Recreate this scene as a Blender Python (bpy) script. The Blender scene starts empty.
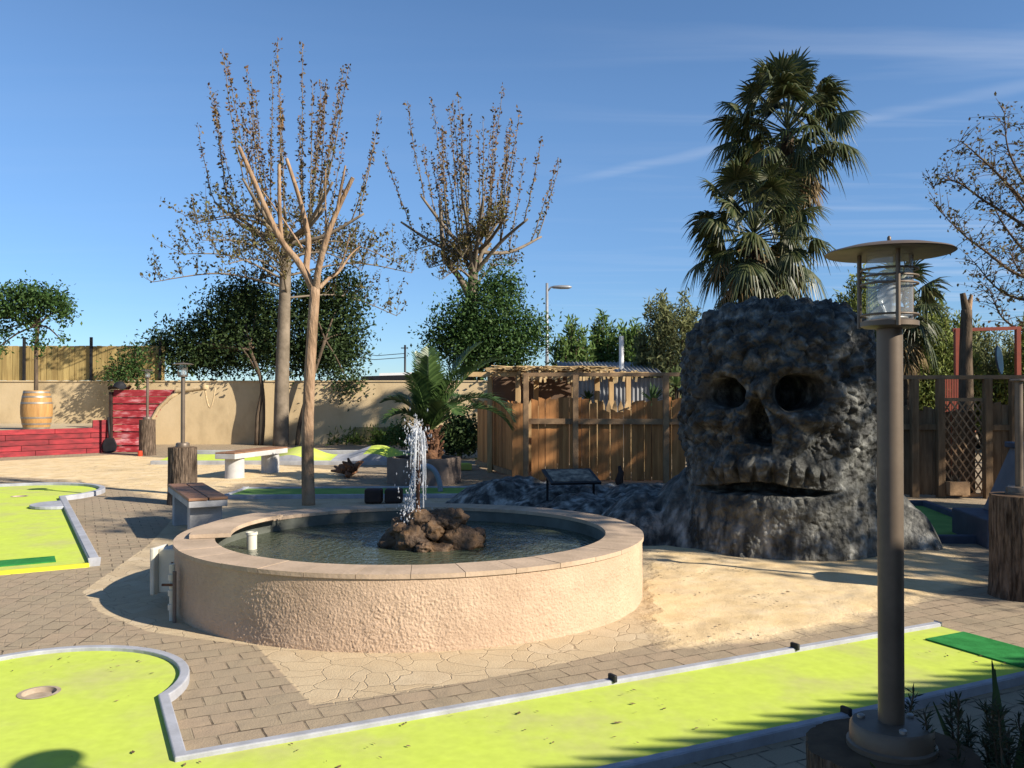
import bpy, math, random
import numpy as np
from mathutils import Vector, Matrix

random.seed(11)
rng = np.random.default_rng(11)
SC = bpy.context.scene
COL = SC.collection
R = math.radians
CAM_H, F, HZ = 1.6, 870.0, 393.0
S_AZ, S_EL = R(119.0), R(30.0)          # sun azimuth from +Y towards +X, elevation


def G(px, py, z=0.0):
    """ground point (height z) seen at a photo pixel"""
    Y = (CAM_H - z) * F / (py - HZ)
    return ((px - 512) / F * Y, Y)


def P(px, py, Y):
    return Vector(((px - 512) / F * Y, Y, CAM_H - (py - HZ) / F * Y))


# ------------------------------------------------------------------ numpy noise
_perm = rng.permutation(256)
_perm = np.concatenate([_perm, _perm, _perm])
_grad = rng.normal(size=(256, 3))
_grad /= np.linalg.norm(_grad, axis=1)[:, None]


def perlin(p):
    p = np.asarray(p, float)
    i = np.floor(p).astype(int)
    f = p - i
    u = f * f * f * (f * (f * 6 - 15) + 10)
    i &= 255
    out = 0
    for dx in (0, 1):
        for dy in (0, 1):
            for dz in (0, 1):
                h = _perm[_perm[_perm[(i[:, 0] + dx) & 255] + ((i[:, 1] + dy) & 255)] + ((i[:, 2] + dz) & 255)]
                g = _grad[h]
                d = (g * (f - np.array([dx, dy, dz]))).sum(1)
                w = (u[:, 0] if dx else 1 - u[:, 0]) * (u[:, 1] if dy else 1 - u[:, 1]) * (u[:, 2] if dz else 1 - u[:, 2])
                out = out + d * w
    return out


def fbm(p, octs=4, ridged=False):
    a, s, t = 1.0, 0, 0
    p = np.asarray(p, float)
    for k in range(octs):
        n = perlin(p * 2 ** k + 17.3 * k)
        s = s + a * ((1 - 2 * np.abs(n)) if ridged else n)
        t += a
        a *= .5
    return s / t


def worley(p):
    p = np.asarray(p, float)
    i = np.floor(p).astype(int)
    f1 = np.full(len(p), 9.0)
    f2 = np.full(len(p), 9.0)
    cid = np.zeros(len(p))
    for dx in (-1, 0, 1):
        for dy in (-1, 0, 1):
            for dz in (-1, 0, 1):
                c = i + np.array([dx, dy, dz])
                m = c & 255
                h = _perm[_perm[_perm[m[:, 0]] + m[:, 1]] + m[:, 2]]
                q = c + .5 + .55 * _grad[h]
                d = np.sqrt(((p - q) ** 2).sum(1))
                near = d < f1
                f2 = np.where(near, f1, np.minimum(f2, d))
                cid = np.where(near, h / 255.0, cid)
                f1 = np.where(near, d, f1)
    return f1, f2, cid


def sstep(a, b, x):
    t = np.clip((x - a) / (b - a), 0, 1)
    return t * t * (3 - 2 * t)


def poly_sd(pts, poly):
    """signed distance to a polygon, positive inside"""
    pts = np.asarray(pts, float)
    poly = np.asarray(poly, float)
    n = len(poly)
    d = np.full(len(pts), 1e9)
    ins = np.zeros(len(pts), bool)
    for k in range(n):
        a, b = poly[k], poly[(k + 1) % n]
        ab, ap = b - a, pts - a
        t = np.clip((ap @ ab) / (ab @ ab + 1e-12), 0, 1)
        d = np.minimum(d, np.linalg.norm(ap - t[:, None] * ab, axis=1))
        cond = (a[1] > pts[:, 1]) != (b[1] > pts[:, 1])
        xx = (b[0] - a[0]) * (pts[:, 1] - a[1]) / (b[1] - a[1] + 1e-12) + a[0]
        ins ^= cond & (pts[:, 0] < xx)
    return np.where(ins, d, -d)


# ------------------------------------------------------------------ materials
def new_mat(name):
    m = bpy.data.materials.new(name)
    m.use_nodes = True
    nt = m.node_tree
    b = nt.nodes['Principled BSDF']
    return m, nt, nt.nodes, nt.links, b


def ramp(N, stops):
    r = N.new('ShaderNodeValToRGB')
    e = r.color_ramp.elements
    while len(e) < len(stops):
        e.new(.5)
    for k, (p, c) in enumerate(stops):
        e[k].position = p
        e[k].color = (c[0], c[1], c[2], 1)
    return r


def M(name, c1, c2=None, scale=4, rough=.8, bump=0.0, bscale=40, bdist=.02, island=0.0, metal=0.0,
      stretch=None, spec=.3, detail=6, c3=None, fine=0.0):
    m, nt, N, L, b = new_mat(name)
    tc = N.new('ShaderNodeTexCoord')
    mp = N.new('ShaderNodeMapping')
    if stretch:
        mp.inputs['Scale'].default_value = stretch
    L.new(tc.outputs['Object'], mp.inputs['Vector'])
    nz = N.new('ShaderNodeTexNoise')
    nz.inputs['Scale'].default_value = scale
    nz.inputs['Detail'].default_value = detail
    nz.inputs['Roughness'].default_value = .6
    L.new(mp.outputs[0], nz.inputs['Vector'])
    c2 = c2 or tuple(x * .7 for x in c1)
    st = [(.36, c2), (.64, c1)] if c3 is None else [(.33, c2), (.5, c1), (.7, c3)]
    rp = ramp(N, st)
    L.new(nz.outputs['Fac'], rp.inputs[0])
    col = rp.outputs[0]
    if fine:
        n3 = N.new('ShaderNodeTexNoise')
        n3.inputs['Scale'].default_value = scale * 14
        n3.inputs['Detail'].default_value = 3
        L.new(mp.outputs[0], n3.inputs['Vector'])
        mr = N.new('ShaderNodeMapRange')
        mr.inputs[3].default_value = 1 - fine
        mr.inputs[4].default_value = 1 + fine
        L.new(n3.outputs['Fac'], mr.inputs[0])
        mu = N.new('ShaderNodeVectorMath')
        mu.operation = 'SCALE'
        L.new(col, mu.inputs[0])
        L.new(mr.outputs[0], mu.inputs['Scale'])
        col = mu.outputs[0]
    if island:
        ge = N.new('ShaderNodeNewGeometry')
        mr = N.new('ShaderNodeMapRange')
        mr.inputs[3].default_value = 1 - island
        mr.inputs[4].default_value = 1 + island
        L.new(ge.outputs['Random Per Island'], mr.inputs[0])
        mu = N.new('ShaderNodeVectorMath')
        mu.operation = 'SCALE'
        L.new(col, mu.inputs[0])
        L.new(mr.outputs[0], mu.inputs['Scale'])
        col = mu.outputs[0]
    L.new(col, b.inputs['Base Color'])
    b.inputs['Roughness'].default_value = rough
    b.inputs['Metallic'].default_value = metal
    b.inputs['Specular IOR Level'].default_value = spec
    if bump:
        n2 = N.new('ShaderNodeTexNoise')
        n2.inputs['Scale'].default_value = bscale
        n2.inputs['Detail'].default_value = 5
        L.new(mp.outputs[0], n2.inputs['Vector'])
        bp = N.new('ShaderNodeBump')
        bp.inputs['Strength'].default_value = bump
        bp.inputs['Distance'].default_value = bdist
        L.new(n2.outputs['Fac'], bp.inputs['Height'])
        L.new(bp.outputs[0], b.inputs['Normal'])
    return m


def leaf_mat(name, cols, transl=.3, rough=.62, spec=.16):
    m, nt, N, L, b = new_mat(name)
    ge = N.new('ShaderNodeNewGeometry')
    n = len(cols)
    rp = ramp(N, [(k / max(1, n - 1), c) for k, c in enumerate(cols)])
    L.new(ge.outputs['Random Per Island'], rp.inputs[0])
    L.new(rp.outputs[0], b.inputs['Base Color'])
    b.inputs['Roughness'].default_value = rough
    b.inputs['Specular IOR Level'].default_value = spec
    tr = N.new('ShaderNodeBsdfTranslucent')
    L.new(rp.outputs[0], tr.inputs['Color'])
    mx = N.new('ShaderNodeMixShader')
    mx.inputs[0].default_value = transl
    L.new(b.outputs[0], mx.inputs[1])
    L.new(tr.outputs[0], mx.inputs[2])
    L.new(mx.outputs[0], N['Material Output'].inputs['Surface'])
    return m


def flat(name, c, rough=.5, metal=0.0, spec=.4):
    m, nt, N, L, b = new_mat(name)
    b.inputs['Base Color'].default_value = (*c, 1)
    b.inputs['Roughness'].default_value = rough
    b.inputs['Metallic'].default_value = metal
    b.inputs['Specular IOR Level'].default_value = spec
    return m


def glassy(name, tint=(.9, .93, .93), mix=.18, white=0.0, rough=.03):
    m, nt, N, L, b = new_mat(name)
    t = N.new('ShaderNodeBsdfTransparent')
    t.inputs[0].default_value = (*tint, 1)
    b.inputs['Base Color'].default_value = (.8, .82, .84, 1)
    b.inputs['Roughness'].default_value = rough
    b.inputs['Specular IOR Level'].default_value = .6
    b.inputs['Metallic'].default_value = .35 if not white else 0
    mx = N.new('ShaderNodeMixShader')
    mx.inputs[0].default_value = max(mix, white)
    L.new(t.outputs[0], mx.inputs[1])
    L.new(b.outputs[0], mx.inputs[2])
    L.new(mx.outputs[0], N['Material Output'].inputs['Surface'])
    return m


# ------------------------------------------------------------------ mesh building
def wloc(o):
    v = Vector((0, 0, 0))
    while o is not None:
        v += o.location
        o = o.parent
    return v


class MB:
    def __init__(s):
        s.v, s.f, s.mi = [], [], []

    def add(s, vs, fs, mi=0):
        o = len(s.v)
        s.v += [tuple(v) for v in vs]
        s.f += [tuple(i + o for i in f) for f in fs]
        s.mi += [mi] * len(fs)
        return s

    def box(s, c, d, rz=0.0, rx=0.0, ry=0.0, mi=0, taper=1.0):
        m = Matrix.Translation(Vector(c)) @ Matrix.Rotation(rz, 4, 'Z') @ Matrix.Rotation(ry, 4, 'Y') @ Matrix.Rotation(rx, 4, 'X')
        vs = []
        for z in (-.5, .5):
            k = taper if z > 0 else 1
            for x, y in ((-.5, -.5), (.5, -.5), (.5, .5), (-.5, .5)):
                vs.append(m @ Vector((x * d[0] * k, y * d[1] * k, z * d[2])))
        return s.add(vs, [(3, 2, 1, 0), (4, 5, 6, 7), (0, 1, 5, 4), (1, 2, 6, 5), (2, 3, 7, 6), (3, 0, 4, 7)], mi)

    def bar(s, a, b, w, t, mi=0, up=(0, 0, 1)):
        a, b = Vector(a), Vector(b)
        d = (b - a).normalized()
        u = Vector(up)
        x = d.cross(u)
        if x.length < 1e-3:
            x = d.cross(Vector((1, 0, 0)))
        x.normalize()
        y = x.cross(d).normalized()
        vs = []
        for q in (a, b):
            for i, j in ((-1, -1), (1, -1), (1, 1), (-1, 1)):
                vs.append(q + x * (i * w / 2) + y * (j * t / 2))
        return s.add(vs, [(3, 2, 1, 0), (4, 5, 6, 7), (0, 1, 5, 4), (1, 2, 6, 5), (2, 3, 7, 6), (3, 0, 4, 7)], mi)

    def tube(s, pts, rad, n=8, cap=True, mi=0):
        pts = [Vector(p) for p in pts]
        if not hasattr(rad, '__len__'):
            rad = [rad] * len(pts)
        vs, fs = [], []
        ref = Vector((.31, .77, .55)).normalized()
        prev = None
        for k, p in enumerate(pts):
            d = (pts[min(k + 1, len(pts) - 1)] - pts[max(k - 1, 0)])
            if d.length < 1e-9:
                d = Vector((0, 0, 1))
            d.normalize()
            x = (prev if prev is not None else ref)
            x = x - d * x.dot(d)
            if x.length < 1e-3:
                x = Vector((1, 0, 0)) - d * d.x
            x.normalize()
            prev = x
            y = d.cross(x)
            for j in range(n):
                a = 2 * math.pi * j / n
                vs.append(p + (x * math.cos(a) + y * math.sin(a)) * rad[k])
        for k in range(len(pts) - 1):
            for j in range(n):
                fs.append((k * n + j, k * n + (j + 1) % n, (k + 1) * n + (j + 1) % n, (k + 1) * n + j))
        if cap:
            fs.append(tuple(range(n - 1, -1, -1)))
            fs.append(tuple(range((len(pts) - 1) * n, len(pts) * n)))
        return s.add(vs, fs, mi)

    def lathe(s, prof, n=32, c=(0, 0, 0), jit=0.0, mi=0, closed=True):
        vs, fs = [], []
        for r, z in prof:
            for j in range(n):
                a = 2 * math.pi * j / n
                q = r * (1 + jit * math.sin(a * 5 + 1) * .5 + jit * math.sin(a * 3 + 2.2))
                vs.append((c[0] + q * math.cos(a), c[1] + q * math.sin(a), c[2] + z))
        for k in range(len(prof) - 1):
            for j in range(n):
                fs.append((k * n + j, k * n + (j + 1) % n, (k + 1) * n + (j + 1) % n, (k + 1) * n + j))
        if closed:
            fs.append(tuple(range(n - 1, -1, -1)))
            fs.append(tuple(range((len(prof) - 1) * n, len(prof) * n)))
        return s.add(vs, fs, mi)

    def prism(s, poly, z0, z1, mi=0):
        n = len(poly)
        vs = [(p[0], p[1], z0) for p in poly] + [(p[0], p[1], z1) for p in poly]
        fs = [tuple(range(n - 1, -1, -1)), tuple(range(n, 2 * n))]
        fs += [(j, (j + 1) % n, n + (j + 1) % n, n + j) for j in range(n)]
        return s.add(vs, fs, mi)

    def build(s, name, mat, parent=None, smooth=False, bevel=0.0, auto=None):
        me = bpy.data.meshes.new(name)
        off = wloc(parent) if parent else Vector((0, 0, 0))
        if off.length > 0:
            me.from_pydata([(v[0] - off.x, v[1] - off.y, v[2] - off.z) for v in s.v], [], s.f)
        else:
            me.from_pydata(s.v, [], s.f)
        for mm in (mat if isinstance(mat, (list, tuple)) else [mat]):
            me.materials.append(mm)
        if any(s.mi):
            me.polygons.foreach_set('material_index', s.mi)
        if smooth:
            me.polygons.foreach_set('use_smooth', [True] * len(me.polygons))
            if auto:
                me.set_sharp_from_angle(angle=R(auto))
        me.update()
        o = bpy.data.objects.new(name, me)
        COL.objects.link(o)
        if parent:
            o.parent = parent
        if bevel:
            md = o.modifiers.new('bevel', 'BEVEL')
            md.width = bevel
            md.segments = 2
            md.limit_method = 'ANGLE'
        return o


def npmesh(name, verts, faces, mat, parent=None, smooth=False):
    """verts (N,3), faces (M,k) arrays"""
    verts = np.asarray(verts, np.float32)
    faces = np.asarray(faces, np.int32)
    if parent:
        verts = verts - np.array(wloc(parent), np.float32)
    me = bpy.data.meshes.new(name)
    me.vertices.add(len(verts))
    me.vertices.foreach_set('co', verts.ravel())
    k = faces.shape[1]
    me.loops.add(faces.size)
    me.loops.foreach_set('vertex_index', faces.ravel())
    me.polygons.add(len(faces))
    me.polygons.foreach_set('loop_start', np.arange(0, faces.size, k, dtype=np.int32))
    if smooth:
        me.polygons.foreach_set('use_smooth', np.ones(len(faces), bool))
    me.materials.append(mat)
    me.update(calc_edges=True)
    o = bpy.data.objects.new(name, me)
    COL.objects.link(o)
    if parent:
        o.parent = parent
    return o


def gridfaces(nr, nc, wrap=False):
    r, c = np.meshgrid(np.arange(nr - 1), np.arange(nc if wrap else nc - 1), indexing='ij')
    c2 = (c + 1) % nc
    return np.stack([r * nc + c, r * nc + c2, (r + 1) * nc + c2, (r + 1) * nc + c], -1).reshape(-1, 4)


def tag(o, label, cat, group=None, kind='thing'):
    o['label'] = label
    o['category'] = cat
    o['kind'] = kind
    if group:
        o['group'] = group
    return o


def empty(name, loc, label, cat, group=None):
    o = bpy.data.objects.new(name, None)
    COL.objects.link(o)
    o.location = loc
    o.empty_display_size = .1
    return tag(o, label, cat, group)


def setting(o, kind='structure'):
    o['kind'] = kind
    return o


def copy_tree(o, parent=None):
    kids = [c for c in COL.objects if c.parent is o]
    c = o.copy()
    COL.objects.link(c)
    if parent:
        c.parent = parent
    for k in kids:
        copy_tree(k, c)
    return c


def leaves(pts, size, jitter=.35, width=.45, up=0.0, axis=None, droop=0.0):
    """diamond leaves at points (N,3) -> verts, faces"""
    n = len(pts)
    d = rng.normal(size=(n, 3))
    if axis is not None:
        d = d * .6 + axis
    d[:, 2] += up - droop
    d /= np.linalg.norm(d, axis=1)[:, None]
    q = rng.normal(size=(n, 3))
    q -= (q * d).sum(1)[:, None] * d
    q /= np.linalg.norm(q, axis=1)[:, None]
    nn = np.cross(d, q)
    sz = size * (1 + jitter * rng.uniform(-1, 1, n))[:, None]
    a = pts
    b = pts + d * sz * .5 + q * sz * width * .5 + nn * sz * .06
    c = pts + d * sz - nn * sz * .08
    e = pts + d * sz * .5 - q * sz * width * .5 + nn * sz * .06
    v = np.stack([a, b, c, e], 1).reshape(-1, 3)
    f = np.arange(4 * n).reshape(-1, 4)
    return v, f


def clump_points(clumps, n, twig=.22, per=14, shell=.45):
    """points gathered in twigs, twigs spread through ellipsoid clumps (cx,cy,cz,rx,ry,rz)"""
    w = np.array([c[3] * c[4] * c[5] for c in clumps]) ** .8
    w /= w.sum()
    out = []
    for c, ww in zip(clumps, w):
        nt = max(4, int(n * ww / per))
        d = rng.normal(size=(nt, 3))
        d /= np.linalg.norm(d, axis=1)[:, None]
        r = shell + (1 - shell) * rng.uniform(0, 1, nt) ** .6
        r *= 1 + .36 * fbm(d * 2.4 + np.array(c[:3]), 3) * 2
        t = d * r[:, None] * np.array(c[3:6]) + np.array(c[:3])
        p = np.repeat(t, per, 0) + rng.normal(size=(nt * per, 3)) * twig * rng.uniform(.5, 1.2, (nt * per, 1))
        out.append(p)
    return np.concatenate(out)


# ------------------------------------------------------------------ palette
m_stucco = M('rough_cast_render', (.475, .35, .245), (.40, .29, .20), scale=2.2, rough=.92, bump=.7, bscale=70, bdist=.01, spec=.1, fine=.12)
m_coping = M('coping_stone', (.45, .34, .24), (.35, .265, .185), scale=3.5, rough=.85, bump=.35, bscale=45, bdist=.008, island=.06, spec=.15, fine=.15)
m_liner = M('pool_liner', (.13, .14, .12), (.07, .075, .06), scale=3, rough=.7, spec=.3)
m_wood_red = M('cedar_board', (.46, .215, .078), (.31, .14, .05), scale=3, rough=.75, island=.3, stretch=(6, 6, .7), bump=.25, bscale=20, bdist=.006, spec=.15)
m_wood_rail = M('weathered_rail_wood', (.34, .22, .12), (.22, .14, .08), scale=4, rough=.8, island=.2, spec=.15, bump=.2)
m_wood_dark = M('brown_fence_board', (.24, .16, .09), (.14, .09, .05), scale=3, rough=.8, island=.28, stretch=(6, 6, .7), spec=.1, bump=.25, bscale=20, bdist=.006)
m_wood_pale = M('pale_pine', (.52, .36, .18), (.38, .25, .12), scale=3, rough=.75, island=.18, stretch=(5, 5, .6), spec=.15)
m_plank = M('yellow_pine_plank', (.40, .30, .12), (.27, .19, .075), scale=2.5, rough=.8, island=.16, stretch=(5, 5, .5), spec=.1)
m_bench_wood = M('bench_plank', (.29, .15, .08), (.19, .10, .055), scale=4, rough=.6, island=.2, spec=.3, bump=.2, bscale=25, bdist=.004)
m_conc = M('painted_concrete', (.37, .37, .365), (.27, .27, .27), scale=5, rough=.85, bump=.3, bscale=60, bdist=.006, spec=.15, fine=.1)
m_cup = M('hole_concrete', (.40, .33, .25), (.28, .22, .16), scale=12, rough=.9, spec=.1)
m_bench_conc = M('bench_concrete', (.46, .45, .43), (.36, .355, .34), scale=4, rough=.85, bump=.2, bscale=60, bdist=.005, spec=.12, fine=.08)
m_kerb = M('grey_kerb_paint', (.36, .37, .40), (.27, .275, .29), scale=6, rough=.7, bump=.2, bscale=50, bdist=.004, spec=.25, fine=.1)
m_bark = M('stump_bark', (.19, .14, .10), (.05, .036, .026), scale=5, rough=.95, stretch=(9, 9, 1.1), bump=1.0, bscale=6, bdist=.05, spec=.05)
m_stumptop = M('sawn_stump', (.13, .085, .05), (.07, .045, .03), scale=8, rough=.9, spec=.1)
m_trunk_tan = M('peeled_tan_bark', (.29, .19, .115), (.15, .10, .06), scale=2.2, rough=.9, stretch=(3, 3, .8), bump=.9, bscale=9, bdist=.03, spec=.08, c3=(.33, .24, .16), fine=.2)
m_trunk_gray = M('plane_tree_bark', (.23, .185, .135), (.13, .105, .075), scale=2.5, rough=.9, bump=.5, bscale=12, bdist=.02, spec=.1)
m_trunk_dark = M('dark_bark', (.13, .095, .065), (.065, .05, .035), scale=4, rough=.95, stretch=(5, 5, 1), bump=.6, bscale=12, bdist=.02, spec=.05)
m_bronze = M('brown_powder_coat', (.145, .112, .08), (.105, .08, .058), scale=5, rough=.48, spec=.45, metal=.25, bump=.08, bscale=300, bdist=.001, fine=.1)
m_steel = M('dull_steel', (.40, .38, .35), (.28, .26, .24), scale=6, rough=.45, metal=.6)
m_glass = glassy('clear_lamp_glass')
m_white = M('off_white_plastic', (.60, .57, .47), (.48, .45, .36), scale=4, rough=.5)
m_lime = M('lime_felt_paint', (.45, .535, .092), (.42, .43, .15), scale=1.3, rough=.95, spec=.05, c3=(.47, .58, .075), bump=.25, bscale=260, bdist=.003, fine=.14, detail=9)
m_green = M('green_mat', (.035, .22, .055), (.022, .15, .035), scale=9, rough=.95, spec=.08, bump=.4, bscale=250, bdist=.004, fine=.3)
m_olive = M('green_and_shaded_lime_felt', (.20, .33, .09), (.14, .25, .07), scale=3, rough=.95, spec=.05, fine=.15)  # green felt, also lime turf with its shade mixed into the colour
m_black = M('black_rubber', (.018, .018, .02), (.01, .01, .011), scale=6, rough=.6)
m_dkbrown = M('dark_brown_block', (.045, .025, .018), (.02, .012, .01), scale=6, rough=.6)
m_ppipe = flat('grey_blue_pipe', (.20, .24, .28), .5)
m_rust = M('rusty_pipe', (.12, .055, .03), (.05, .025, .018), scale=20, rough=.8)
m_wall = M('beige_wall_render', (.50, .385, .225), (.37, .28, .16), c3=(.54, .42, .255), scale=1.0, stretch=(1, 1, .6), rough=.95, bump=.3, bscale=30, bdist=.01, spec=.05, fine=.06)
m_moss = M('mossy_block_base', (.30, .24, .12), (.14, .13, .05), scale=3, rough=.95, bump=.5, bscale=20, bdist=.02, spec=.05)
m_redship = M('worn_red_paint', (.32, .032, .038), (.20, .015, .02), scale=3.4, rough=.6, island=.15, c3=(.50, .25, .25), stretch=(1, 1, 3), spec=.3)
m_redship_low = M('deep_red_paint', (.27, .018, .024), (.12, .007, .011), scale=3, rough=.6, island=.2, stretch=(1, 1, 3), spec=.3)
m_rope = M('pale_rope', (.50, .38, .22), (.36, .26, .14), scale=20, rough=.9)
m_barrel = M('oak_barrel', (.42, .24, .085), (.31, .165, .055), scale=3, rough=.6, stretch=(6, 6, .7), spec=.25, bump=.15)
m_hoop = M('barrel_hoop', (.34, .30, .25), (.22, .19, .15), scale=6, rough=.5, metal=.5)
m_grey_sheet = M('grey_corrugated_sheet', (.24, .245, .25), (.17, .175, .18), scale=2, rough=.55, spec=.3)
m_thatch = M('straw_thatch', (.50, .38, .21), (.28, .19, .09), scale=8, rough=.95, island=.35, spec=.05)
m_inside = M('brown_plywood', (.16, .10, .065), (.11, .07, .045), scale=2, rough=.8)
m_planter = M('planter_concrete', (.20, .155, .125), (.14, .11, .09), scale=4, rough=.9, bump=.4, bscale=40, bdist=.01, spec=.1)
m_soil = M('potting_soil', (.06, .045, .03), (.03, .022, .016), scale=12, rough=1, bump=.8, bscale=20)
m_redmetal = M('red_playground_paint', (.20, .04, .02), (.14, .028, .015), scale=4, rough=.45)
m_blue = M('blue_board', (.012, .05, .10), (.008, .035, .07), scale=4, rough=.4)
m_terracotta = M('terracotta_wall', (.42, .17, .10), (.33, .13, .075), scale=3, rough=.9)
m_whitewall = M('white_wall', (.75, .75, .74), (.66, .66, .66), scale=3, rough=.9)
m_grey_board = M('grey_obstacle_board', (.19, .185, .19), (.14, .14, .145), scale=3, rough=.8)
m_navy = M('slate_blue_paint', (.075, .09, .12), (.05, .06, .085), scale=4, rough=.6)
m_straw_leaf = leaf_mat('dead_frond', [(.12, .08, .035), (.24, .17, .085), (.19, .135, .06), (.09, .06, .03)], .15)

lf_ever = leaf_mat('evergreen_leaf', [(.014, .028, .009), (.032, .056, .016), (.055, .085, .026), (.022, .042, .013)], .15, .6, .2)
lf_ever2 = leaf_mat('glossy_leaf', [(.02, .05, .012), (.04, .085, .02), (.07, .12, .03)], .2, .6, .2)
lf_russet = leaf_mat('russet_bud_leaf', [(.10, .055, .03), (.16, .085, .04), (.20, .12, .04), (.12, .09, .03), (.08, .05, .035)], .2)
lf_gold = leaf_mat('ochre_leaf', [(.13, .095, .03), (.15, .12, .035), (.09, .10, .03), (.10, .07, .03), (.07, .065, .03)], .25)
lf_olivegrey = leaf_mat('grey_green_leaf', [(.12, .14, .06), (.18, .20, .085), (.24, .25, .11), (.09, .11, .05)], .3)
lf_yellowgreen = leaf_mat('yellow_green_leaf', [(.12, .16, .035), (.18, .22, .055), (.25, .28, .08), (.08, .12, .035)], .3)
lf_conifer = leaf_mat('feathery_green', [(.06, .11, .03), (.11, .18, .045), (.16, .23, .07)], .3)
lf_palm = leaf_mat('fan_palm_leaf', [(.022, .036, .01), (.042, .058, .016), (.07, .08, .026), (.11, .11, .045)], .2, .45, .4)
lf_date = leaf_mat('date_palm_leaf', [(.03, .06, .015), (.055, .10, .024), (.085, .135, .04)], .2, .4, .5)
lf_weed = leaf_mat('weed_leaf', [(.05, .10, .015), (.10, .16, .03), (.08, .10, .03)], .3)
lf_yucca = leaf_mat('yucca_leaf', [(.02, .045, .02), (.04, .075, .03), (.06, .10, .04)], .2)
lf_litter = leaf_mat('dry_litter', [(.08, .05, .025), (.16, .10, .05), (.24, .17, .09), (.10, .07, .04)], .05)
m_rock = M('fountain_rock', (.11, .068, .038), (.035, .024, .016), scale=7, rough=.7, bump=.9, bscale=18, bdist=.03, spec=.35, c3=(.17, .095, .04))
m_black_metal = flat('black_iron', (.012, .012, .014), .5)
m_galv = M('galvanised_pole', (.30, .31, .32), (.24, .25, .26), scale=5, rough=.5, metal=.4)

# skull paint: black with dry-brushed grey, paler drips plus painted-in sunlight low down
def skull_mat():
    m, nt, N, L, b = new_mat('skull_paint')
    tc = N.new('ShaderNodeTexCoord')
    n1 = N.new('ShaderNodeTexNoise'); n1.inputs['Scale'].default_value = 7; n1.inputs['Detail'].default_value = 7
    L.new(tc.outputs['Object'], n1.inputs['Vector'])
    r1 = ramp(N, [(.42, (.022, .0222, .019)), (.58, (.080, .081, .071)), (.74, (.23, .232, .21))])
    L.new(n1.outputs['Fac'], r1.inputs[0])
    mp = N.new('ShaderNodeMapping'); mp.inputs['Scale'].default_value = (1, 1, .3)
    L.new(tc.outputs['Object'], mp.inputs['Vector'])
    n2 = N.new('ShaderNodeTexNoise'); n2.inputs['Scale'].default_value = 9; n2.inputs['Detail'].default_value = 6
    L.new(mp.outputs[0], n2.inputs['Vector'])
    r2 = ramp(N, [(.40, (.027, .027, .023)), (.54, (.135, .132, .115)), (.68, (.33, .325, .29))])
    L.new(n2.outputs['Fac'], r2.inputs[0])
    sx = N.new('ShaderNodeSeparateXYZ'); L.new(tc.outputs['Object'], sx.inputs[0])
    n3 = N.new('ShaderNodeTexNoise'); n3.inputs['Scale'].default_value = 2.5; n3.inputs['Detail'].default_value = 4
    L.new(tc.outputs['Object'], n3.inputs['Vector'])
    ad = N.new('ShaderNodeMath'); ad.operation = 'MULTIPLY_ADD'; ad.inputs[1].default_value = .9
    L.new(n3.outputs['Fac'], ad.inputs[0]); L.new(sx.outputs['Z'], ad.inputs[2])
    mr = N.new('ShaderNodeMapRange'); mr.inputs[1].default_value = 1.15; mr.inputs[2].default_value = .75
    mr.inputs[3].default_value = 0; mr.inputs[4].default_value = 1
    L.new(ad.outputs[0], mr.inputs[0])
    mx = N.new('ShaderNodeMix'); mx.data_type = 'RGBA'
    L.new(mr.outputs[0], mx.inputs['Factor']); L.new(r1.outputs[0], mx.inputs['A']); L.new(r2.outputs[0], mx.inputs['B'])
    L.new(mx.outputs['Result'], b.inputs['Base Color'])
    b.inputs['Roughness'].default_value = .62
    b.inputs['Specular IOR Level'].default_value = .28
    n4 = N.new('ShaderNodeTexNoise'); n4.inputs['Scale'].default_value = 17; n4.inputs['Detail'].default_value = 6
    L.new(tc.outputs['Object'], n4.inputs['Vector'])
    bp = N.new('ShaderNodeBump'); bp.inputs['Strength'].default_value = 1; bp.inputs['Distance'].default_value = .035
    L.new(n4.outputs['Fac'], bp.inputs['Height']); L.new(bp.outputs[0], b.inputs['Normal'])
    return m
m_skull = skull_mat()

# ------------------------------------------------------------------ camera, sun, sky
cam = bpy.data.cameras.new('camera')
cam.sensor_width = 36
cam.angle = 2 * math.atan(512 / F)
cam.clip_start, cam.clip_end = .05, 3000
co = bpy.data.objects.new('camera', cam)
COL.objects.link(co)
co.location = (0, 0, CAM_H)
co.rotation_euler = (R(90) + math.atan((HZ - 384) / F), 0, 0)
SC.camera = co

sun = bpy.data.lights.new('sun', 'SUN')
sun.energy = 4.7
sun.angle = R(.55)
sun.color = (1.0, .91, .79)
so = bpy.data.objects.new('sun', sun)
COL.objects.link(so)
sdir = Vector((math.sin(S_AZ) * math.cos(S_EL), math.cos(S_AZ) * math.cos(S_EL), math.sin(S_EL)))
so.rotation_euler = sdir.to_track_quat('Z', 'Y').to_euler()
so.location = (20, -10, 20)

w = bpy.data.worlds.new('World')
SC.world = w
w.use_nodes = True
N, L = w.node_tree.nodes, w.node_tree.links
bg = N['Background']
sky = N.new('ShaderNodeTexSky')
sky.sky_type = 'NISHITA'
sky.sun_disc = False
sky.sun_elevation = S_EL
sky.sun_rotation = S_AZ
sky.altitude = 0
sky.air_density = .75
sky.dust_density = .08
sky.ozone_density = 2.0
tc = N.new('ShaderNodeTexCoord')
sx = N.new('ShaderNodeSeparateXYZ')
L.new(tc.outputs['Generated'], sx.inputs[0])
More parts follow.
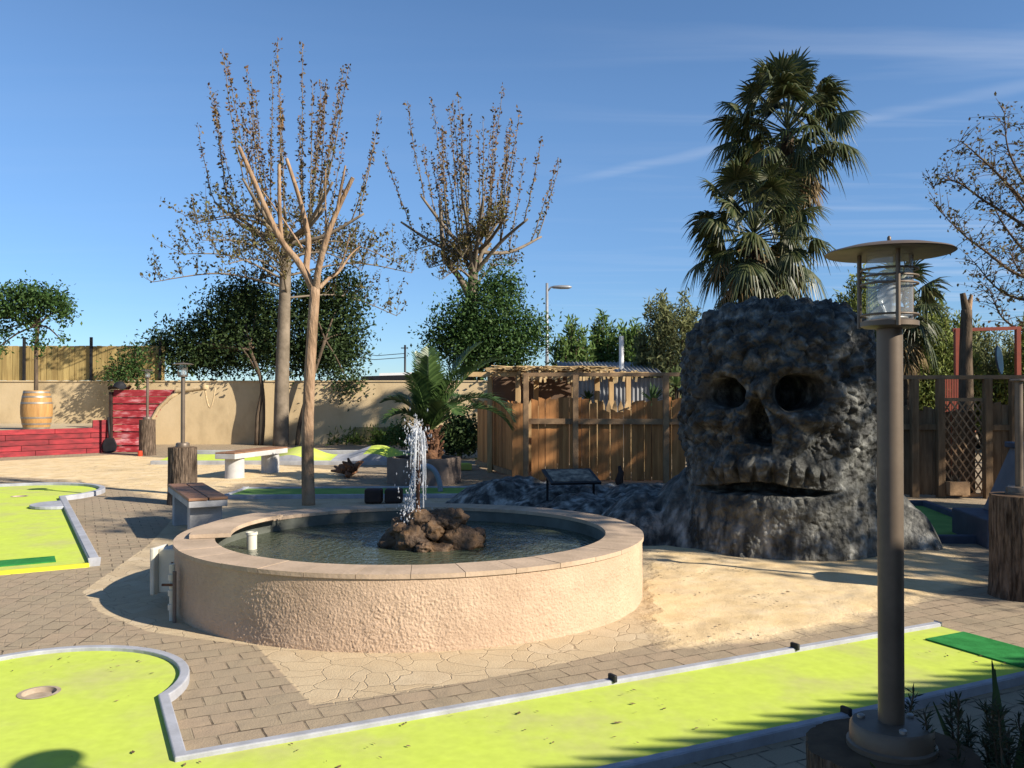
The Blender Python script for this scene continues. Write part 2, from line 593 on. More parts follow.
# cloud layer seen in perspective: direction / height
zz = N.new('ShaderNodeMath'); zz.operation = 'MAXIMUM'; zz.inputs[1].default_value = .03
L.new(sx.outputs['Z'], zz.inputs[0])
dx = N.new('ShaderNodeMath'); dx.operation = 'DIVIDE'
dy = N.new('ShaderNodeMath'); dy.operation = 'DIVIDE'
L.new(sx.outputs['X'], dx.inputs[0]); L.new(zz.outputs[0], dx.inputs[1])
L.new(sx.outputs['Y'], dy.inputs[0]); L.new(zz.outputs[0], dy.inputs[1])
cb = N.new('ShaderNodeCombineXYZ')
L.new(dx.outputs[0], cb.inputs[0]); L.new(dy.outputs[0], cb.inputs[1])
mp = N.new('ShaderNodeMapping')
mp.inputs['Rotation'].default_value = (0, 0, R(-28))
mp.inputs['Scale'].default_value = (.35, 2.2, 1)
L.new(cb.outputs[0], mp.inputs[0])
cn = N.new('ShaderNodeTexNoise')
cn.inputs['Scale'].default_value = 1.0
cn.inputs['Detail'].default_value = 6
cn.inputs['Distortion'].default_value = .6
L.new(mp.outputs[0], cn.inputs['Vector'])
cr = ramp(N, [(.50, (0, 0, 0)), (.80, (.40, .40, .40))])
L.new(cn.outputs['Fac'], cr.inputs[0])
# more cloud to the right of the view
xm = N.new('ShaderNodeMapRange')
xm.inputs[1].default_value = .02; xm.inputs[2].default_value = .45; xm.inputs[3].default_value = .06; xm.inputs[4].default_value = .75
L.new(sx.outputs['X'], xm.inputs[0])
cm = N.new('ShaderNodeMath'); cm.operation = 'MULTIPLY'
L.new(cr.outputs[0], cm.inputs[0]); L.new(xm.outputs[0], cm.inputs[1])
# an old, frayed contrail crossing the cloud plane
dt = N.new('ShaderNodeVectorMath'); dt.operation = 'DOT_PRODUCT'; dt.inputs[1].default_value = (.671, .741, 0)
L.new(cb.outputs[0], dt.inputs[0])
kn = N.new('ShaderNodeTexNoise'); kn.inputs['Scale'].default_value = 3.5; kn.inputs['Detail'].default_value = 5
L.new(cb.outputs[0], kn.inputs['Vector'])
kd = N.new('ShaderNodeMath'); kd.operation = 'MULTIPLY_ADD'; kd.inputs[1].default_value = .10
L.new(kn.outputs['Fac'], kd.inputs[0]); L.new(dt.outputs['Value'], kd.inputs[2])
ks = N.new('ShaderNodeMath'); ks.operation = 'SUBTRACT'; ks.inputs[1].default_value = 3.257
L.new(kd.outputs[0], ks.inputs[0])
ka = N.new('ShaderNodeMath'); ka.operation = 'ABSOLUTE'; L.new(ks.outputs[0], ka.inputs[0])
kr = N.new('ShaderNodeMapRange'); kr.interpolation_type = 'SMOOTHSTEP'
kr.inputs[1].default_value = .11; kr.inputs[2].default_value = .0; kr.inputs[3].default_value = 0; kr.inputs[4].default_value = .17
L.new(ka.outputs[0], kr.inputs[0])
kx = N.new('ShaderNodeMapRange'); kx.inputs[1].default_value = .15; kx.inputs[2].default_value = .55; L.new(dx.outputs[0], kx.inputs[0])
km = N.new('ShaderNodeMath'); km.operation = 'MULTIPLY'; L.new(kr.outputs[0], km.inputs[0]); L.new(kx.outputs[0], km.inputs[1])
kp = N.new('ShaderNodeMapRange'); kp.inputs[1].default_value = .35; kp.inputs[2].default_value = .6; L.new(cn.outputs['Fac'], kp.inputs[0])
kq = N.new('ShaderNodeMath'); kq.operation = 'MULTIPLY'; L.new(km.outputs[0], kq.inputs[0]); L.new(kp.outputs[0], kq.inputs[1])
cm2 = N.new('ShaderNodeMath'); cm2.operation = 'MAXIMUM'; L.new(cm.outputs[0], cm2.inputs[0]); L.new(kq.outputs[0], cm2.inputs[1])
cm = cm2
mx = N.new('ShaderNodeMix'); mx.data_type = 'RGBA'
L.new(cm.outputs[0], mx.inputs['Factor'])
hs = N.new('ShaderNodeHueSaturation')
hs.inputs['Saturation'].default_value = 1.12
hs.inputs['Hue'].default_value = .499
L.new(sky.outputs[0], hs.inputs['Color'])
hz_ = N.new('ShaderNodeMapRange'); hz_.interpolation_type = 'SMOOTHSTEP'
hz_.inputs[1].default_value = -.02; hz_.inputs[2].default_value = .34; hz_.inputs[3].default_value = 0; hz_.inputs[4].default_value = 1
L.new(sx.outputs['Z'], hz_.inputs[0])
ht_ = N.new('ShaderNodeMix'); ht_.data_type = 'RGBA'
L.new(hz_.outputs[0], ht_.inputs['Factor'])
ht_.inputs['A'].default_value = (.44, .56, .70, 1); ht_.inputs['B'].default_value = (.95, .95, .97, 1)
hm_ = N.new('ShaderNodeMix'); hm_.data_type = 'RGBA'; hm_.blend_type = 'MULTIPLY'; hm_.inputs['Factor'].default_value = 1
L.new(hs.outputs[0], hm_.inputs['A']); L.new(ht_.outputs['Result'], hm_.inputs['B'])
L.new(hm_.outputs['Result'], mx.inputs['A'])
mx.inputs['B'].default_value = (5.2, 5.4, 5.8, 1)
L.new(mx.outputs['Result'], bg.inputs['Color'])
bg.inputs['Strength'].default_value = .089

SC.view_settings.view_transform = 'Standard'
SC.view_settings.look = 'None'
SC.view_settings.exposure = 1.0
SC.view_settings.gamma = 1
SC.render.engine = 'CYCLES'
SC.cycles.max_bounces = 6
SC.cycles.transparent_max_bounces = 16
SC.cycles.use_denoising = True
try:
    SC.cycles.denoiser = 'OPENIMAGEDENOISE'
except Exception:
    pass

# ------------------------------------------------------------------ ground
g = MB()
g.add([(-900, -900, -.03), (900, -900, -.03), (900, 900, -.03), (-900, 900, -.03)], [(0, 1, 2, 3)])
setting(g.build('ground', M('dry_soil', (.26, .21, .14), (.18, .15, .09), scale=.3, rough=1)))


def yard_mat():
    m, nt, N, L, b = new_mat('yard_paving')
    tc = N.new('ShaderNodeTexCoord')

    def attr(n):
        a = N.new('ShaderNodeAttribute'); a.attribute_name = n
        return a.outputs['Fac']

    def noise(scale, detail=5, vec=None):
        n = N.new('ShaderNodeTexNoise'); n.inputs['Scale'].default_value = scale; n.inputs['Detail'].default_value = detail
        n.inputs['Roughness'].default_value = .62
        L.new(vec or tc.outputs['Object'], n.inputs['Vector'])
        return n.outputs['Fac']

    def math_(op, a, c, d=None):
        n = N.new('ShaderNodeMath'); n.operation = op
        for k, q in enumerate((a, c, d)):
            if q is None: continue
            if isinstance(q, (int, float)): n.inputs[k].default_value = q
            else: L.new(q, n.inputs[k])
        return n.outputs[0]

    def mixc(f, a, c):
        n = N.new('ShaderNodeMix'); n.data_type = 'RGBA'
        for k, q in (('Factor', f), ('A', a), ('B', c)):
            if isinstance(q, (tuple, float)): n.inputs[k].default_value = q if isinstance(q, float) else (*q, 1)
            else: L.new(q, n.inputs[k])
        return n.outputs['Result']

    def maprange(v, a, c, d=0, e=1):
        n = N.new('ShaderNodeMapRange'); n.inputs[1].default_value = a; n.inputs[2].default_value = c
        n.inputs[3].default_value = d; n.inputs[4].default_value = e
        L.new(v, n.inputs[0])
        return n.outputs[0]

    # wobble so that the joints are not ruler straight
    wob = N.new('ShaderNodeTexNoise'); wob.inputs['Scale'].default_value = 6
    L.new(tc.outputs['Object'], wob.inputs['Vector'])
    wv = N.new('ShaderNodeVectorMath'); wv.operation = 'MULTIPLY_ADD'
    wv.inputs[1].default_value = (.022, .022, 0)
    L.new(wob.outputs['Color'], wv.inputs[0]); L.new(tc.outputs['Object'], wv.inputs[2])

    wob2 = N.new('ShaderNodeTexNoise'); wob2.inputs['Scale'].default_value = 2.6; wob2.inputs['Detail'].default_value = 3
    L.new(tc.outputs['Object'], wob2.inputs['Vector'])
    wv2 = N.new('ShaderNodeVectorMath'); wv2.operation = 'MULTIPLY_ADD'
    wv2.inputs[1].default_value = (.30, .30, 0)
    L.new(wob2.outputs['Color'], wv2.inputs[0]); L.new(tc.outputs['Object'], wv2.inputs[2])

    def bricks(rot, wd, hd):
        mp = N.new('ShaderNodeMapping'); mp.inputs['Rotation'].default_value = (0, 0, rot)
        L.new(wv.outputs[0], mp.inputs['Vector'])
        br = N.new('ShaderNodeTexBrick')
        br.inputs['Scale'].default_value = 1
        br.inputs['Brick Width'].default_value = wd
        br.inputs['Row Height'].default_value = hd
        br.inputs['Mortar Size'].default_value = .006
        br.inputs['Mortar Smooth'].default_value = .35
        br.inputs['Bias'].default_value = -.15
        br.inputs['Color1'].default_value = (.295, .238, .16, 1)
        br.inputs['Color2'].default_value = (.33, .25, .17, 1)
        br.inputs['Mortar'].default_value = (.235, .185, .125, 1)
        L.new(mp.outputs[0], br.inputs['Vector'])
        return br
    b1 = bricks(R(-26.5), .20, .142)
    b2 = bricks(R(88), .20, .142)
    alt = maprange(attr('alt'), .45, .55)
    bc = mixc(alt, b1.outputs['Color'], b2.outputs['Color'])
    bf = N.new('ShaderNodeMix'); L.new(alt, bf.inputs[0]); L.new(b1.outputs['Fac'], bf.inputs[2]); L.new(b2.outputs['Fac'], bf.inputs[3])
    bf = bf.outputs[0]
    mcol = mixc(maprange(noise(6, 4), .42, .58), (.075, .056, .038), (.33, .265, .18))
    bc = mixc(maprange(bf, .2, .9), bc, mcol)
    st = noise(1.3, 6)
    # sandy dirt spread over the pavers in patches
    bc = mixc(maprange(st, .42, .70, .05, .75), bc, (.32, .255, .172))
    gr = noise(160, 2)
    # flagstones
    vo = N.new('ShaderNodeTexVoronoi'); vo.feature = 'F1'; vo.inputs['Scale'].default_value = 5.4
    ve = N.new('ShaderNodeTexVoronoi'); ve.feature = 'DISTANCE_TO_EDGE'; ve.inputs['Scale'].default_value = 5.4
    for q in (vo, ve):
        mpv = N.new('ShaderNodeMapping'); mpv.inputs['Scale'].default_value = (1, 1, 0)
        L.new(wv2.outputs[0], mpv.inputs[0]); L.new(mpv.outputs[0], q.inputs['Vector'])
    sp = N.new('ShaderNodeSeparateXYZ'); L.new(vo.outputs['Color'], sp.inputs[0])
    fr = ramp(N, [(0, (.43, .335, .21)), (.35, (.49, .39, .25)), (.7, (.455, .36, .23)), (1, (.50, .405, .27))])
    L.new(sp.outputs[0], fr.inputs[0])
    joint = maprange(ve.outputs['Distance'], .001, .022)
    jn_ = mixc(maprange(noise(5, 4), .45, .62), (.33, .255, .165), (.44, .34, .22))
    fc = mixc(joint, jn_, fr.outputs[0])
    fc = mixc(maprange(noise(5, 8), .42, .72, 0, .65), fc, (.40, .305, .19))
    # sand
    sr = ramp(N, [(.3, (.54, .395, .205)), (.5, (.64, .485, .275)), (.7, (.68, .54, .34))])
    L.new(noise(3.2, 8), sr.inputs[0])
    sc_ = mixc(maprange(noise(55, 4), .64, .78, 0, .5), sr.outputs[0], (.16, .11, .06))
    nzm = noise(2.6, 7)
    fl = maprange(attr('flag'), .47, .53)
    sd = maprange(math_('ADD', attr('sand'), math_('MULTIPLY', math_('SUBTRACT', nzm, .5), .75)), .40, .66)
    col = mixc(fl, bc, fc)
    col = mixc(sd, col, sc_)
    gm = maprange(gr, .3, .7, .86, 1.14)
    vm = N.new('ShaderNodeVectorMath'); vm.operation = 'SCALE'; L.new(col, vm.inputs[0]); L.new(gm, vm.inputs['Scale'])
    # dark blotches of dirt and damp that belong to the ground
    bl = maprange(noise(.8, 7), .56, .70, 1, .74)
    vm2 = N.new('ShaderNodeVectorMath'); vm2.operation = 'SCALE'; L.new(vm.outputs[0], vm2.inputs[0]); L.new(bl, vm2.inputs['Scale'])
    L.new(vm2.outputs[0], b.inputs['Base Color'])
    b.inputs['Roughness'].default_value = .92
    b.inputs['Specular IOR Level'].default_value = .12
    spb = N.new('ShaderNodeSeparateXYZ'); L.new(b1.outputs['Color'], spb.inputs[0])
    hb = math_('ADD', math_('MULTIPLY', bf, -.012), math_('MULTIPLY', math_('MULTIPLY', spb.outputs[0], .05), noise(4, 2)))
    hf = math_('MULTIPLY', joint, .0035)
    h = N.new('ShaderNodeMix'); L.new(fl, h.inputs[0]); L.new(hb, h.inputs[2]); L.new(hf, h.inputs[3])
    hs = math_('ADD', math_('MULTIPLY', noise(40, 3), .005), math_('MULTIPLY', noise(2.2, 2), .045))
    h2 = N.new('ShaderNodeMix'); L.new(sd, h2.inputs[0]); L.new(h.outputs[0], h2.inputs[2]); L.new(hs, h2.inputs[3])
    ht = math_('ADD', h2.outputs[0], math_('MULTIPLY', noise(90, 4), .004))
    bp = N.new('ShaderNodeBump'); bp.inputs['Strength'].default_value = 1; bp.inputs['Distance'].default_value = 1
    L.new(ht, bp.inputs['Height']); L.new(bp.outputs[0], b.inputs['Normal'])
    return m


gx = np.arange(-18, 16.01, .1)
gy = np.arange(-6, 30.01, .1)
XX, YY = np.meshgrid(gx, gy)
pts = np.stack([XX.ravel(), YY.ravel()], 1)
sand1 = [G(-60, 464), G(0, 461), G(112, 455), G(220, 461), G(335, 470), G(345, 482), G(300, 486), G(240, 484), G(205, 497), G(165, 500), G(110, 487), G(60, 480), G(-60, 474)]
sand2 = [G(636, 585), G(652, 566), G(690, 560), G(780, 545), G(930, 530), G(965, 560), G(985, 585), G(900, 605), G(850, 622), G(770, 638), G(712, 648), G(672, 646), G(646, 622)]
sand3 = [G(560, 505), G(700, 500), G(760, 560), G(640, 572), G(610, 520)]
flag1 = [G(258, 646), G(314, 706), G(470, 682), G(560, 664), G(690, 636), G(712, 618), G(690, 590), G(645, 560), G(560, 500), G(300, 497), G(190, 500), G(150, 545), G(84, 592), G(100, 612), G(150, 632), G(205, 640)]
alt1 = [G(-300, 560), G(84, 566), G(100, 618), G(150, 640), G(-300, 662)]
s = np.maximum.reduce([poly_sd(pts, sand1), poly_sd(pts, sand2), poly_sd(pts, sand3) - .1])
sand = sstep(-.45, .45, s)
flag = sstep(-.2, .2, poly_sd(pts, flag1))
alt = sstep(-.2, .2, poly_sd(pts, alt1))
zz_ = .006 + .022 * sstep(.5, 1, sand) * (fbm(np.c_[pts * 1.4, np.zeros(len(pts))], 4) + .5)
yard = npmesh('yard_paving', np.c_[pts, zz_], gridfaces(len(gy), len(gx)), yard_mat(), None, True)
for nm, arr in (('sand', sand), ('flag', flag), ('alt', alt)):
    a = yard.data.attributes.new(nm, 'FLOAT', 'POINT')
    a.data.foreach_set('value', arr.astype(np.float32))
setting(yard)


def litter(n, polys, size, seed=0):
    out = []
    while sum(len(o) for o in out) < n:
        x = rng.uniform(-9, 7, 4000); y = rng.uniform(3.2, 20, 4000)
        q = np.c_[x, y]
        m = np.zeros(4000, bool)
        for p in polys:
            m |= poly_sd(q, p) > 0
        # uneven drifts
        m &= (fbm(np.c_[q * 1.1, np.full(4000, 3.3)], 3) > -.02)
        out.append(q[m])
    q = np.concatenate(out)[:n]
    pts = np.c_[q, np.full(n, .03)]
    d = np.c_[rng.normal(size=(n, 2)), np.zeros(n)]
    v, f = leaves(pts, size, .5, .5, 0, d * 3)
    v[:, 2] = .034 + (v[:, 2] - .03) * .18
    return v, f


v, f = litter(1500, [sand2, sand1, sand3], .028)
setting(npmesh('leaf_litter', v, f, lf_litter), 'stuff')

# ------------------------------------------------------------------ minigolf lanes
def kerb_mesh(path, wd, h, side=1, z0=0.0):
    """rectangular kerb swept along an open 2D path; side=+1 puts it left of the travel direction"""
    p = [Vector((q[0], q[1])) for q in path]
    n = len(p)
    offs = []
    for k in range(n):
        d0 = (p[k] - p[k - 1]).normalized() if k > 0 else (p[1] - p[0]).normalized()
        d1 = (p[k + 1] - p[k]).normalized() if k < n - 1 else d0
        n0, n1 = Vector((-d0.y, d0.x)), Vector((-d1.y, d1.x))
        nn = (n0 + n1)
        nn = nn / max(.35, nn.dot(n0)) if nn.length > 1e-6 else n0
        offs.append(nn * side)
    mb = MB()
    vs, fs = [], []
    for q, o in zip(p, offs):
        a, b_ = q, q + o * wd
        vs += [(a.x, a.y, z0), (a.x, a.y, z0 + h), (b_.x, b_.y, z0 + h), (b_.x, b_.y, z0)]
    for k in range(n - 1):
        i, j = 4 * k, 4 * k + 4
        for a, b_ in ((0, 1), (1, 2), (2, 3)):
            fs.append((i + a, i + b_, j + b_, j + a) if side > 0 else (j + a, j + b_, i + b_, i + a))
    fs += [(0, 3, 2, 1), (4 * n - 4, 4 * n - 3, 4 * n - 2, 4 * n - 1)]
    mb.add(vs, fs)
    return mb


def sheet_hole(poly, z, hx, hy, r):
    from mathutils.geometry import tessellate_polygon
    h = [(hx + r * math.cos(2 * math.pi * k / 28), hy + r * math.sin(2 * math.pi * k / 28)) for k in range(28)]
    pl = [[Vector((q[0], q[1], 0)) for q in poly], [Vector((q[0], q[1], 0)) for q in h]]
    tri = tessellate_polygon(pl)
    vs = [(q.x, q.y, z) for w_ in pl for q in w_]
    mb = MB()
    fs = []
    for t in tri:
        a, b_, c = (Vector(vs[i]) for i in t)
        fs.append(tuple(t) if (b_ - a).cross(c - a).z > 0 else (t[0], t[2], t[1]))
    mb.add(vs, fs)
    return mb


def sheet(poly, z):
    mb = MB()
    mb.add([(q[0], q[1], z) for q in poly], [tuple(range(len(poly)))])
    return mb


def cup(parent, x, y, z, r=.085):
    mb = MB()
    n = 28
    vs, fs = [], []
    for rr, zz in ((r * 1.22, z + .003), (r * .98, z + .004), (r * .95, .013), (.002, .012)):
        for k in range(n):
            a = 2 * math.pi * k / n
            vs.append((x + rr * math.cos(a), y + rr * math.sin(a), zz))
    for q in range(3):
        for k in range(n):
            fs.append((q * n + k, q * n + (k + 1) % n, (q + 1) * n + (k + 1) % n, (q + 1) * n + k))
    mb.add(vs, fs)
    return mb.build('cup', m_cup, parent, True, auto=40)


# L-shaped lane in the foreground
O2, U2, V2 = Vector((.45, 4.64)), Vector((.895, .446)), Vector((.446, -.895))
uv = lambda u, v_: tuple(O2 + U2 * u + V2 * v_)
cu, cv, cr_ = -2.658, -1.28, .70
out = [(2.715, 0), (-2.1, 0), (-2.1, -.86)]
a0 = math.atan2(-.86 - cv, -2.1 - cu)
a1 = math.atan2(-.86 - cv, -3.216 - cu) - 2 * math.pi
for k in range(1, 40):
    a = a0 + (a1 - a0) * k / 40
    out.append((cu + cr_ * math.cos(a), cv + cr_ * math.sin(a)))
out += [(-3.216, -.86), (-3.216, .875), (2.715, .875)]
outw = [uv(*q) for q in out]
lane = empty('minigolf_lane', (outw[1][0], outw[1][1], 0), 'long L-shaped lime green minigolf lane with round end in the foreground', 'minigolf lane')
sheet_hole(outw, .034, -2.47, 4.56, .083).build('turf', m_lime, lane)
kerb_mesh(outw[:-1] + [outw[-1]], .052, .055, -1, .002).build('kerb', m_kerb, lane, bevel=.006)
cup(lane, -2.47, 4.56, .034)
mat = MB().prism([uv(2.705, .17), uv(2.34, .17), uv(2.34, .80), uv(2.705, .80)], .035, .044)
o = mat.build('tee_mat', m_green, lane)
for u in (.11, 1.42):
    q = uv(u, -.015)
    MB().box((q[0], q[1], .066), (.022, .06, .04), R(26.5) + .1).build('kerb_clip', m_black, lane, bevel=.006)
q = uv(.85, .90)
MB().box((q[0], q[1], .066), (.022, .06, .04), R(26.5)).build('kerb_clip', m_black, lane, bevel=.006)

v, f = litter(130, [outw], .026)
v[:, 2] += .008
setting(npmesh('lane_leaf_litter', v, f, lf_litter), 'stuff')

# lane with round end on the left
rc, rr_ = Vector((-8.05, 13.9)), 1.25
dA = Vector((.5, -.865)).normalized()
nA = Vector((.865, .5)).normalized()
hw = .62
end = Vector((-3.88, 8.0))
axis_end = end - nA * hw
rc = axis_end - dA * 6.75
inner = []
ja = math.asin(hw / rr_)
right_start = end
pts2 = [end]
jn = rc + dA * math.cos(ja) * rr_ + nA * hw
pts2.append(jn)
b0 = math.atan2((jn - rc).y, (jn - rc).x)
for k in range(1, 40):
    a = b0 + (2 * math.pi - 2 * ja) * k / 40
    pts2.append(rc + Vector((math.cos(a), math.sin(a))) * rr_)
pts2.append(rc + dA * math.cos(ja) * rr_ - nA * hw)
pts2.append(axis_end - nA * hw)
laneC = empty('minigolf_lane', (end.x, end.y, 0), 'lime green minigolf lane with half-moon obstacles left of the fountain', 'minigolf lane')
cC = rc + dA * .45 + nA * .12
sheet_hole(pts2, .034, cC.x, cC.y, .098).build('turf', m_lime, laneC)
kerb_mesh(pts2, .09, .075, -1, .002).build('kerb', m_kerb, laneC, bevel=.01)
MB().bar((end.x, end.y, .022), ((axis_end - nA * hw).x, (axis_end - nA * hw).y, .022), .05, .036).build('front_strip', M('yellow_line', (.62, .60, .03), (.55, .52, .03), rough=.8), laneC)
cup(laneC, cC.x, cC.y, .034, .10)
for sgn, t in ((1, .57), (-1, .57)):
    c = jn + (end - jn) * .18 if sgn > 0 else (rc + dA * math.cos(ja) * rr_ - nA * hw) + dA * 1.0
    poly = []
    for k in range(17):
        a = math.pi * k / 16
        poly.append(c + dA * math.cos(a) * .36 - nA * sgn * math.sin(a) * .40)
    MB().prism(poly if sgn < 0 else poly[::-1], .035, .08).build('half_moon_obstacle', m_kerb, laneC, bevel=.01)
mc = axis_end - dA * .38
MB().box((mc.x, mc.y, .040), (.72, .30, .01), math.atan2(nA.y, nA.x)).build('tee_mat', m_green, laneC)

# humped lane at the back
laneD = empty('minigolf_lane', (-4.2, 20.0, 0), 'far lime green minigolf lane with wavy humps behind the concrete bench', 'minigolf lane')
xs = np.linspace(-8.0, -1.6, 90)


def hump(x):
    return .03 + .19 * max(0, math.cos((x + 4.95) * 2.0)) ** 2 * (abs(x + 4.95) < .78) + .22 * max(0, math.cos((x + 3.15) * 1.75)) ** 2 * (abs(x + 3.15) < .9)


t_ = MB(); t2_ = MB(); gk = MB()
for k in range(len(xs) - 1):
    x0, x1 = xs[k], xs[k + 1]
    h0, h1 = hump(x0), hump(x1)
    grey = -4.15 < x0 < -3.35
    (gk if grey else t_ if x0 < -3.8 else t2_).add([(x0, 19.4, h0), (x1, 19.4, h1), (x1, 20.6, h1 + .12), (x0, 20.6, h0 + .12)], [(0, 1, 2, 3)])
    gk.add([(x0, 19.4, 0), (x1, 19.4, 0), (x1, 19.4, h1), (x0, 19.4, h0)], [(0, 1, 2, 3)])
t_.build('turf', m_lime, laneD, True)
t2_.build('turf', m_lime, laneD, True)
gk.build('hump_side', m_kerb, laneD)
MB().box((-4.8, 19.31, .05), (6.4, .12, .10)).build('kerb', m_conc, laneD, bevel=.01)
MB().box((-4.8, 20.72, .12), (6.4, .12, .24)).build('back_kerb', m_conc, laneD, bevel=.01)

# straight lane right behind the fountain
laneE = empty('minigolf_lane', (-2.0, 13.8, 0), 'straight green minigolf lane with pipe hoop behind the fountain', 'minigolf lane')
pe = [(-4.3, 13.15), (.2, 13.35), (.2, 14.35), (-4.3, 14.15)]
sheet(pe, .045).build('turf', m_olive, laneE)  # lime turf, its shade carried by the darker green
kerb_mesh([pe[3], pe[0], pe[1], pe[2], pe[3]], .07, .065, -1, .002).build('kerb', m_kerb, laneE, bevel=.01)
hp = [(-1.36 + .23 * math.cos(a), 13.75, .05 + .40 * math.sin(a)) for a in np.linspace(0, math.pi, 22)]
MB().tube(hp, .042, 10).build('hoop', m_ppipe, laneE, True, auto=50)
for k, px in enumerate((374, 394)):
    X = (px - 512) / F * 12.6
    o = MB().box((X, 12.6, .115), (.25, .2, .21)).build('rubber_block', m_dkbrown, None, bevel=.03)
    tag(o, 'left dark brown block standing behind the fountain rim' if k == 0 else 'right dark brown block nearer the water jet behind the fountain rim', 'block', 'dark blocks behind the fountain')
o = MB().box(((462 - 512) / F * 18.0, 18.0, .08), (.36, .3, .13), .3).build('yellow_obstacle', m_lime, None, bevel=.02)
tag(o, 'small bright yellow-green block on the ground beside the round planter', 'obstacle block')

# lane at the far right
laneF = empty('minigolf_lane', (4.85, 10.2, 0), 'dark minigolf lane with green felt at the right of the skull', 'minigolf lane')
pf = [(4.45, 9.3), (5.35, 9.3), (5.75, 12.2), (4.85, 12.2)]
sheet(pf, .02).build('turf', m_olive, laneF)
kerb_mesh([pf[1], pf[2], pf[3], pf[0], pf[1]], .08, .09, -1, .002).build('kerb', m_navy, laneF, bevel=.01)

# ------------------------------------------------------------------ fountain
FX, FY, FA, FB, FH = -.79, 7.05, 1.825, 1.70, .49
fo = empty('fountain', (FX, FY, 0), 'low round pink stucco fountain basin with wide stone rim', 'fountain')
na, nz_ = 2100, 84
ang = np.linspace(0, 2 * np.pi, na, endpoint=False)
zs = np.linspace(-.01, FH - .026, nz_)
A, Z = np.meshgrid(ang, zs)
A, Z = A.ravel(), Z.ravel()
bx, by = FX + FA * np.cos(A), FY + FB * np.sin(A)
pp = np.c_[bx, by, Z]
lump = np.clip(perlin(pp * 84) * 1.2 + perlin(pp * 44) * .7 + perlin(pp * 130) * .6, -.2, 1.4) * .0068 + fbm(pp * 5, 3) * .012
lump *= .55 + .45 * sstep(-.3, .3, perlin(pp * 1.6 + 4))
lump *= sstep(FH - .07, FH - .14, Z + .05 * perlin(pp * 3)) * .8 + .2
nrm = np.c_[np.cos(A) / FA, np.sin(A) / FB]
nrm /= np.linalg.norm(nrm, axis=1)[:, None]
pp[:, 0] += nrm[:, 0] * lump
pp[:, 1] += nrm[:, 1] * lump
npmesh('basin_wall', pp, gridfaces(nz_, na, True), m_stucco, fo, True)
# coping: separate stones with open joints
cop = MB()
nst = 34
wdt = .285
for k in range(nst):
    a0 = 2 * math.pi * (k + .004) / nst
    a1 = 2 * math.pi * (k + .992) / nst
    dz = random.uniform(-.002, .002)
    for q in range(4):
        b0 = a0 + (a1 - a0) * q / 4
        b1 = a0 + (a1 - a0) * (q + 1) / 4
        vs = []
        for z in (FH - .03, FH + dz):
            for aa, k2 in ((b0, .012), (b1, .012), (b1, -wdt), (b0, -wdt)):
                vs.append((FX + (FA + k2) * math.cos(aa), FY + (FB + k2) * math.sin(aa), z))
        fs = [(3, 2, 1, 0), (4, 5, 6, 7), (0, 1, 5, 4), (2, 3, 7, 6)]
        if q == 0: fs.append((3, 0, 4, 7))
        if q == 3: fs.append((1, 2, 6, 5))
        cop.add(vs, fs)
me = cop.build('rim', m_coping, fo)
# joint bed + inner wall
ib = MB()
n = 120
for (k0, z0, k1, z1) in ((.004, FH - .026, .004, FH - .010), (.004, FH - .010, -wdt + .01, FH - .010), (-wdt + .008, FH - .010, -wdt + .008, -.0)):
    for j in range(n):
        b0, b1 = 2 * math.pi * j / n, 2 * math.pi * (j + 1) / n
        q = []
        for (kk, z), b_ in (((k0, z0), b0), ((k0, z0), b1), ((k1, z1), b1), ((k1, z1), b0)):
            q.append((FX + (FA + kk) * math.cos(b_), FY + (FB + kk) * math.sin(b_), z))
        ib.add(q, [(0, 1, 2, 3)])
ib.build('inner_wall', m_liner, fo)
# raised slab on the left of the rim
sl = MB()
for q in range(10):
    b0 = R(150) + R(46) * q / 10
    b1 = R(150) + R(46) * (q + 1) / 10
    vs = []
    for z in (FH + .004, FH + .035):
        for aa, k2 in ((b0, -.10), (b1, -.10), (b1, -.40), (b0, -.40)):
            vs.append((FX + (FA + k2) * math.cos(aa), FY + (FB + k2) * math.sin(aa), z))
    fs = [(3, 2, 1, 0), (4, 5, 6, 7), (0, 1, 5, 4), (2, 3, 7, 6)]
    if q == 0: fs.append((3, 0, 4, 7))
    if q == 9: fs.append((1, 2, 6, 5))
    sl.add(vs, fs)
sl.build('raised_slab', m_coping, fo)


def water_mat():
    m, nt, N, L, b = new_mat('murky_water')
    b.inputs['Base Color'].default_value = (.055, .066, .042, 1)
    b.inputs['Roughness'].default_value = .09
    b.inputs['Specular IOR Level'].default_value = .22
    tc = N.new('ShaderNodeTexCoord')
    n1 = N.new('ShaderNodeTexNoise'); n1.inputs['Scale'].default_value = 9; n1.inputs['Detail'].default_value = 5; n1.inputs['Distortion'].default_value = .8
    L.new(tc.outputs['Object'], n1.inputs['Vector'])
    wv = N.new('ShaderNodeTexWave'); wv.wave_type = 'RINGS'; wv.rings_direction = 'SPHERICAL'
    wv.inputs['Scale'].default_value = 3.2; wv.inputs['Distortion'].default_value = 11; wv.inputs['Detail'].default_value = 3; wv.inputs['Detail Scale'].default_value = 3
    mp = N.new('ShaderNodeMapping'); mp.inputs['Location'].default_value = (.0, -.05, 0)
    L.new(tc.outputs['Object'], mp.inputs[0]); L.new(mp.outputs[0], wv.inputs['Vector'])
    ad = N.new('ShaderNodeMath'); ad.operation = 'ADD'
    L.new(n1.outputs['Fac'], ad.inputs[0]); L.new(wv.outputs['Fac'], ad.inputs[1])
    bp = N.new('ShaderNodeBump'); bp.inputs['Strength'].default_value = .45; bp.inputs['Distance'].default_value = .012
    L.new(ad.outputs[0], bp.inputs['Height']); L.new(bp.outputs[0], b.inputs['Normal'])
    return m


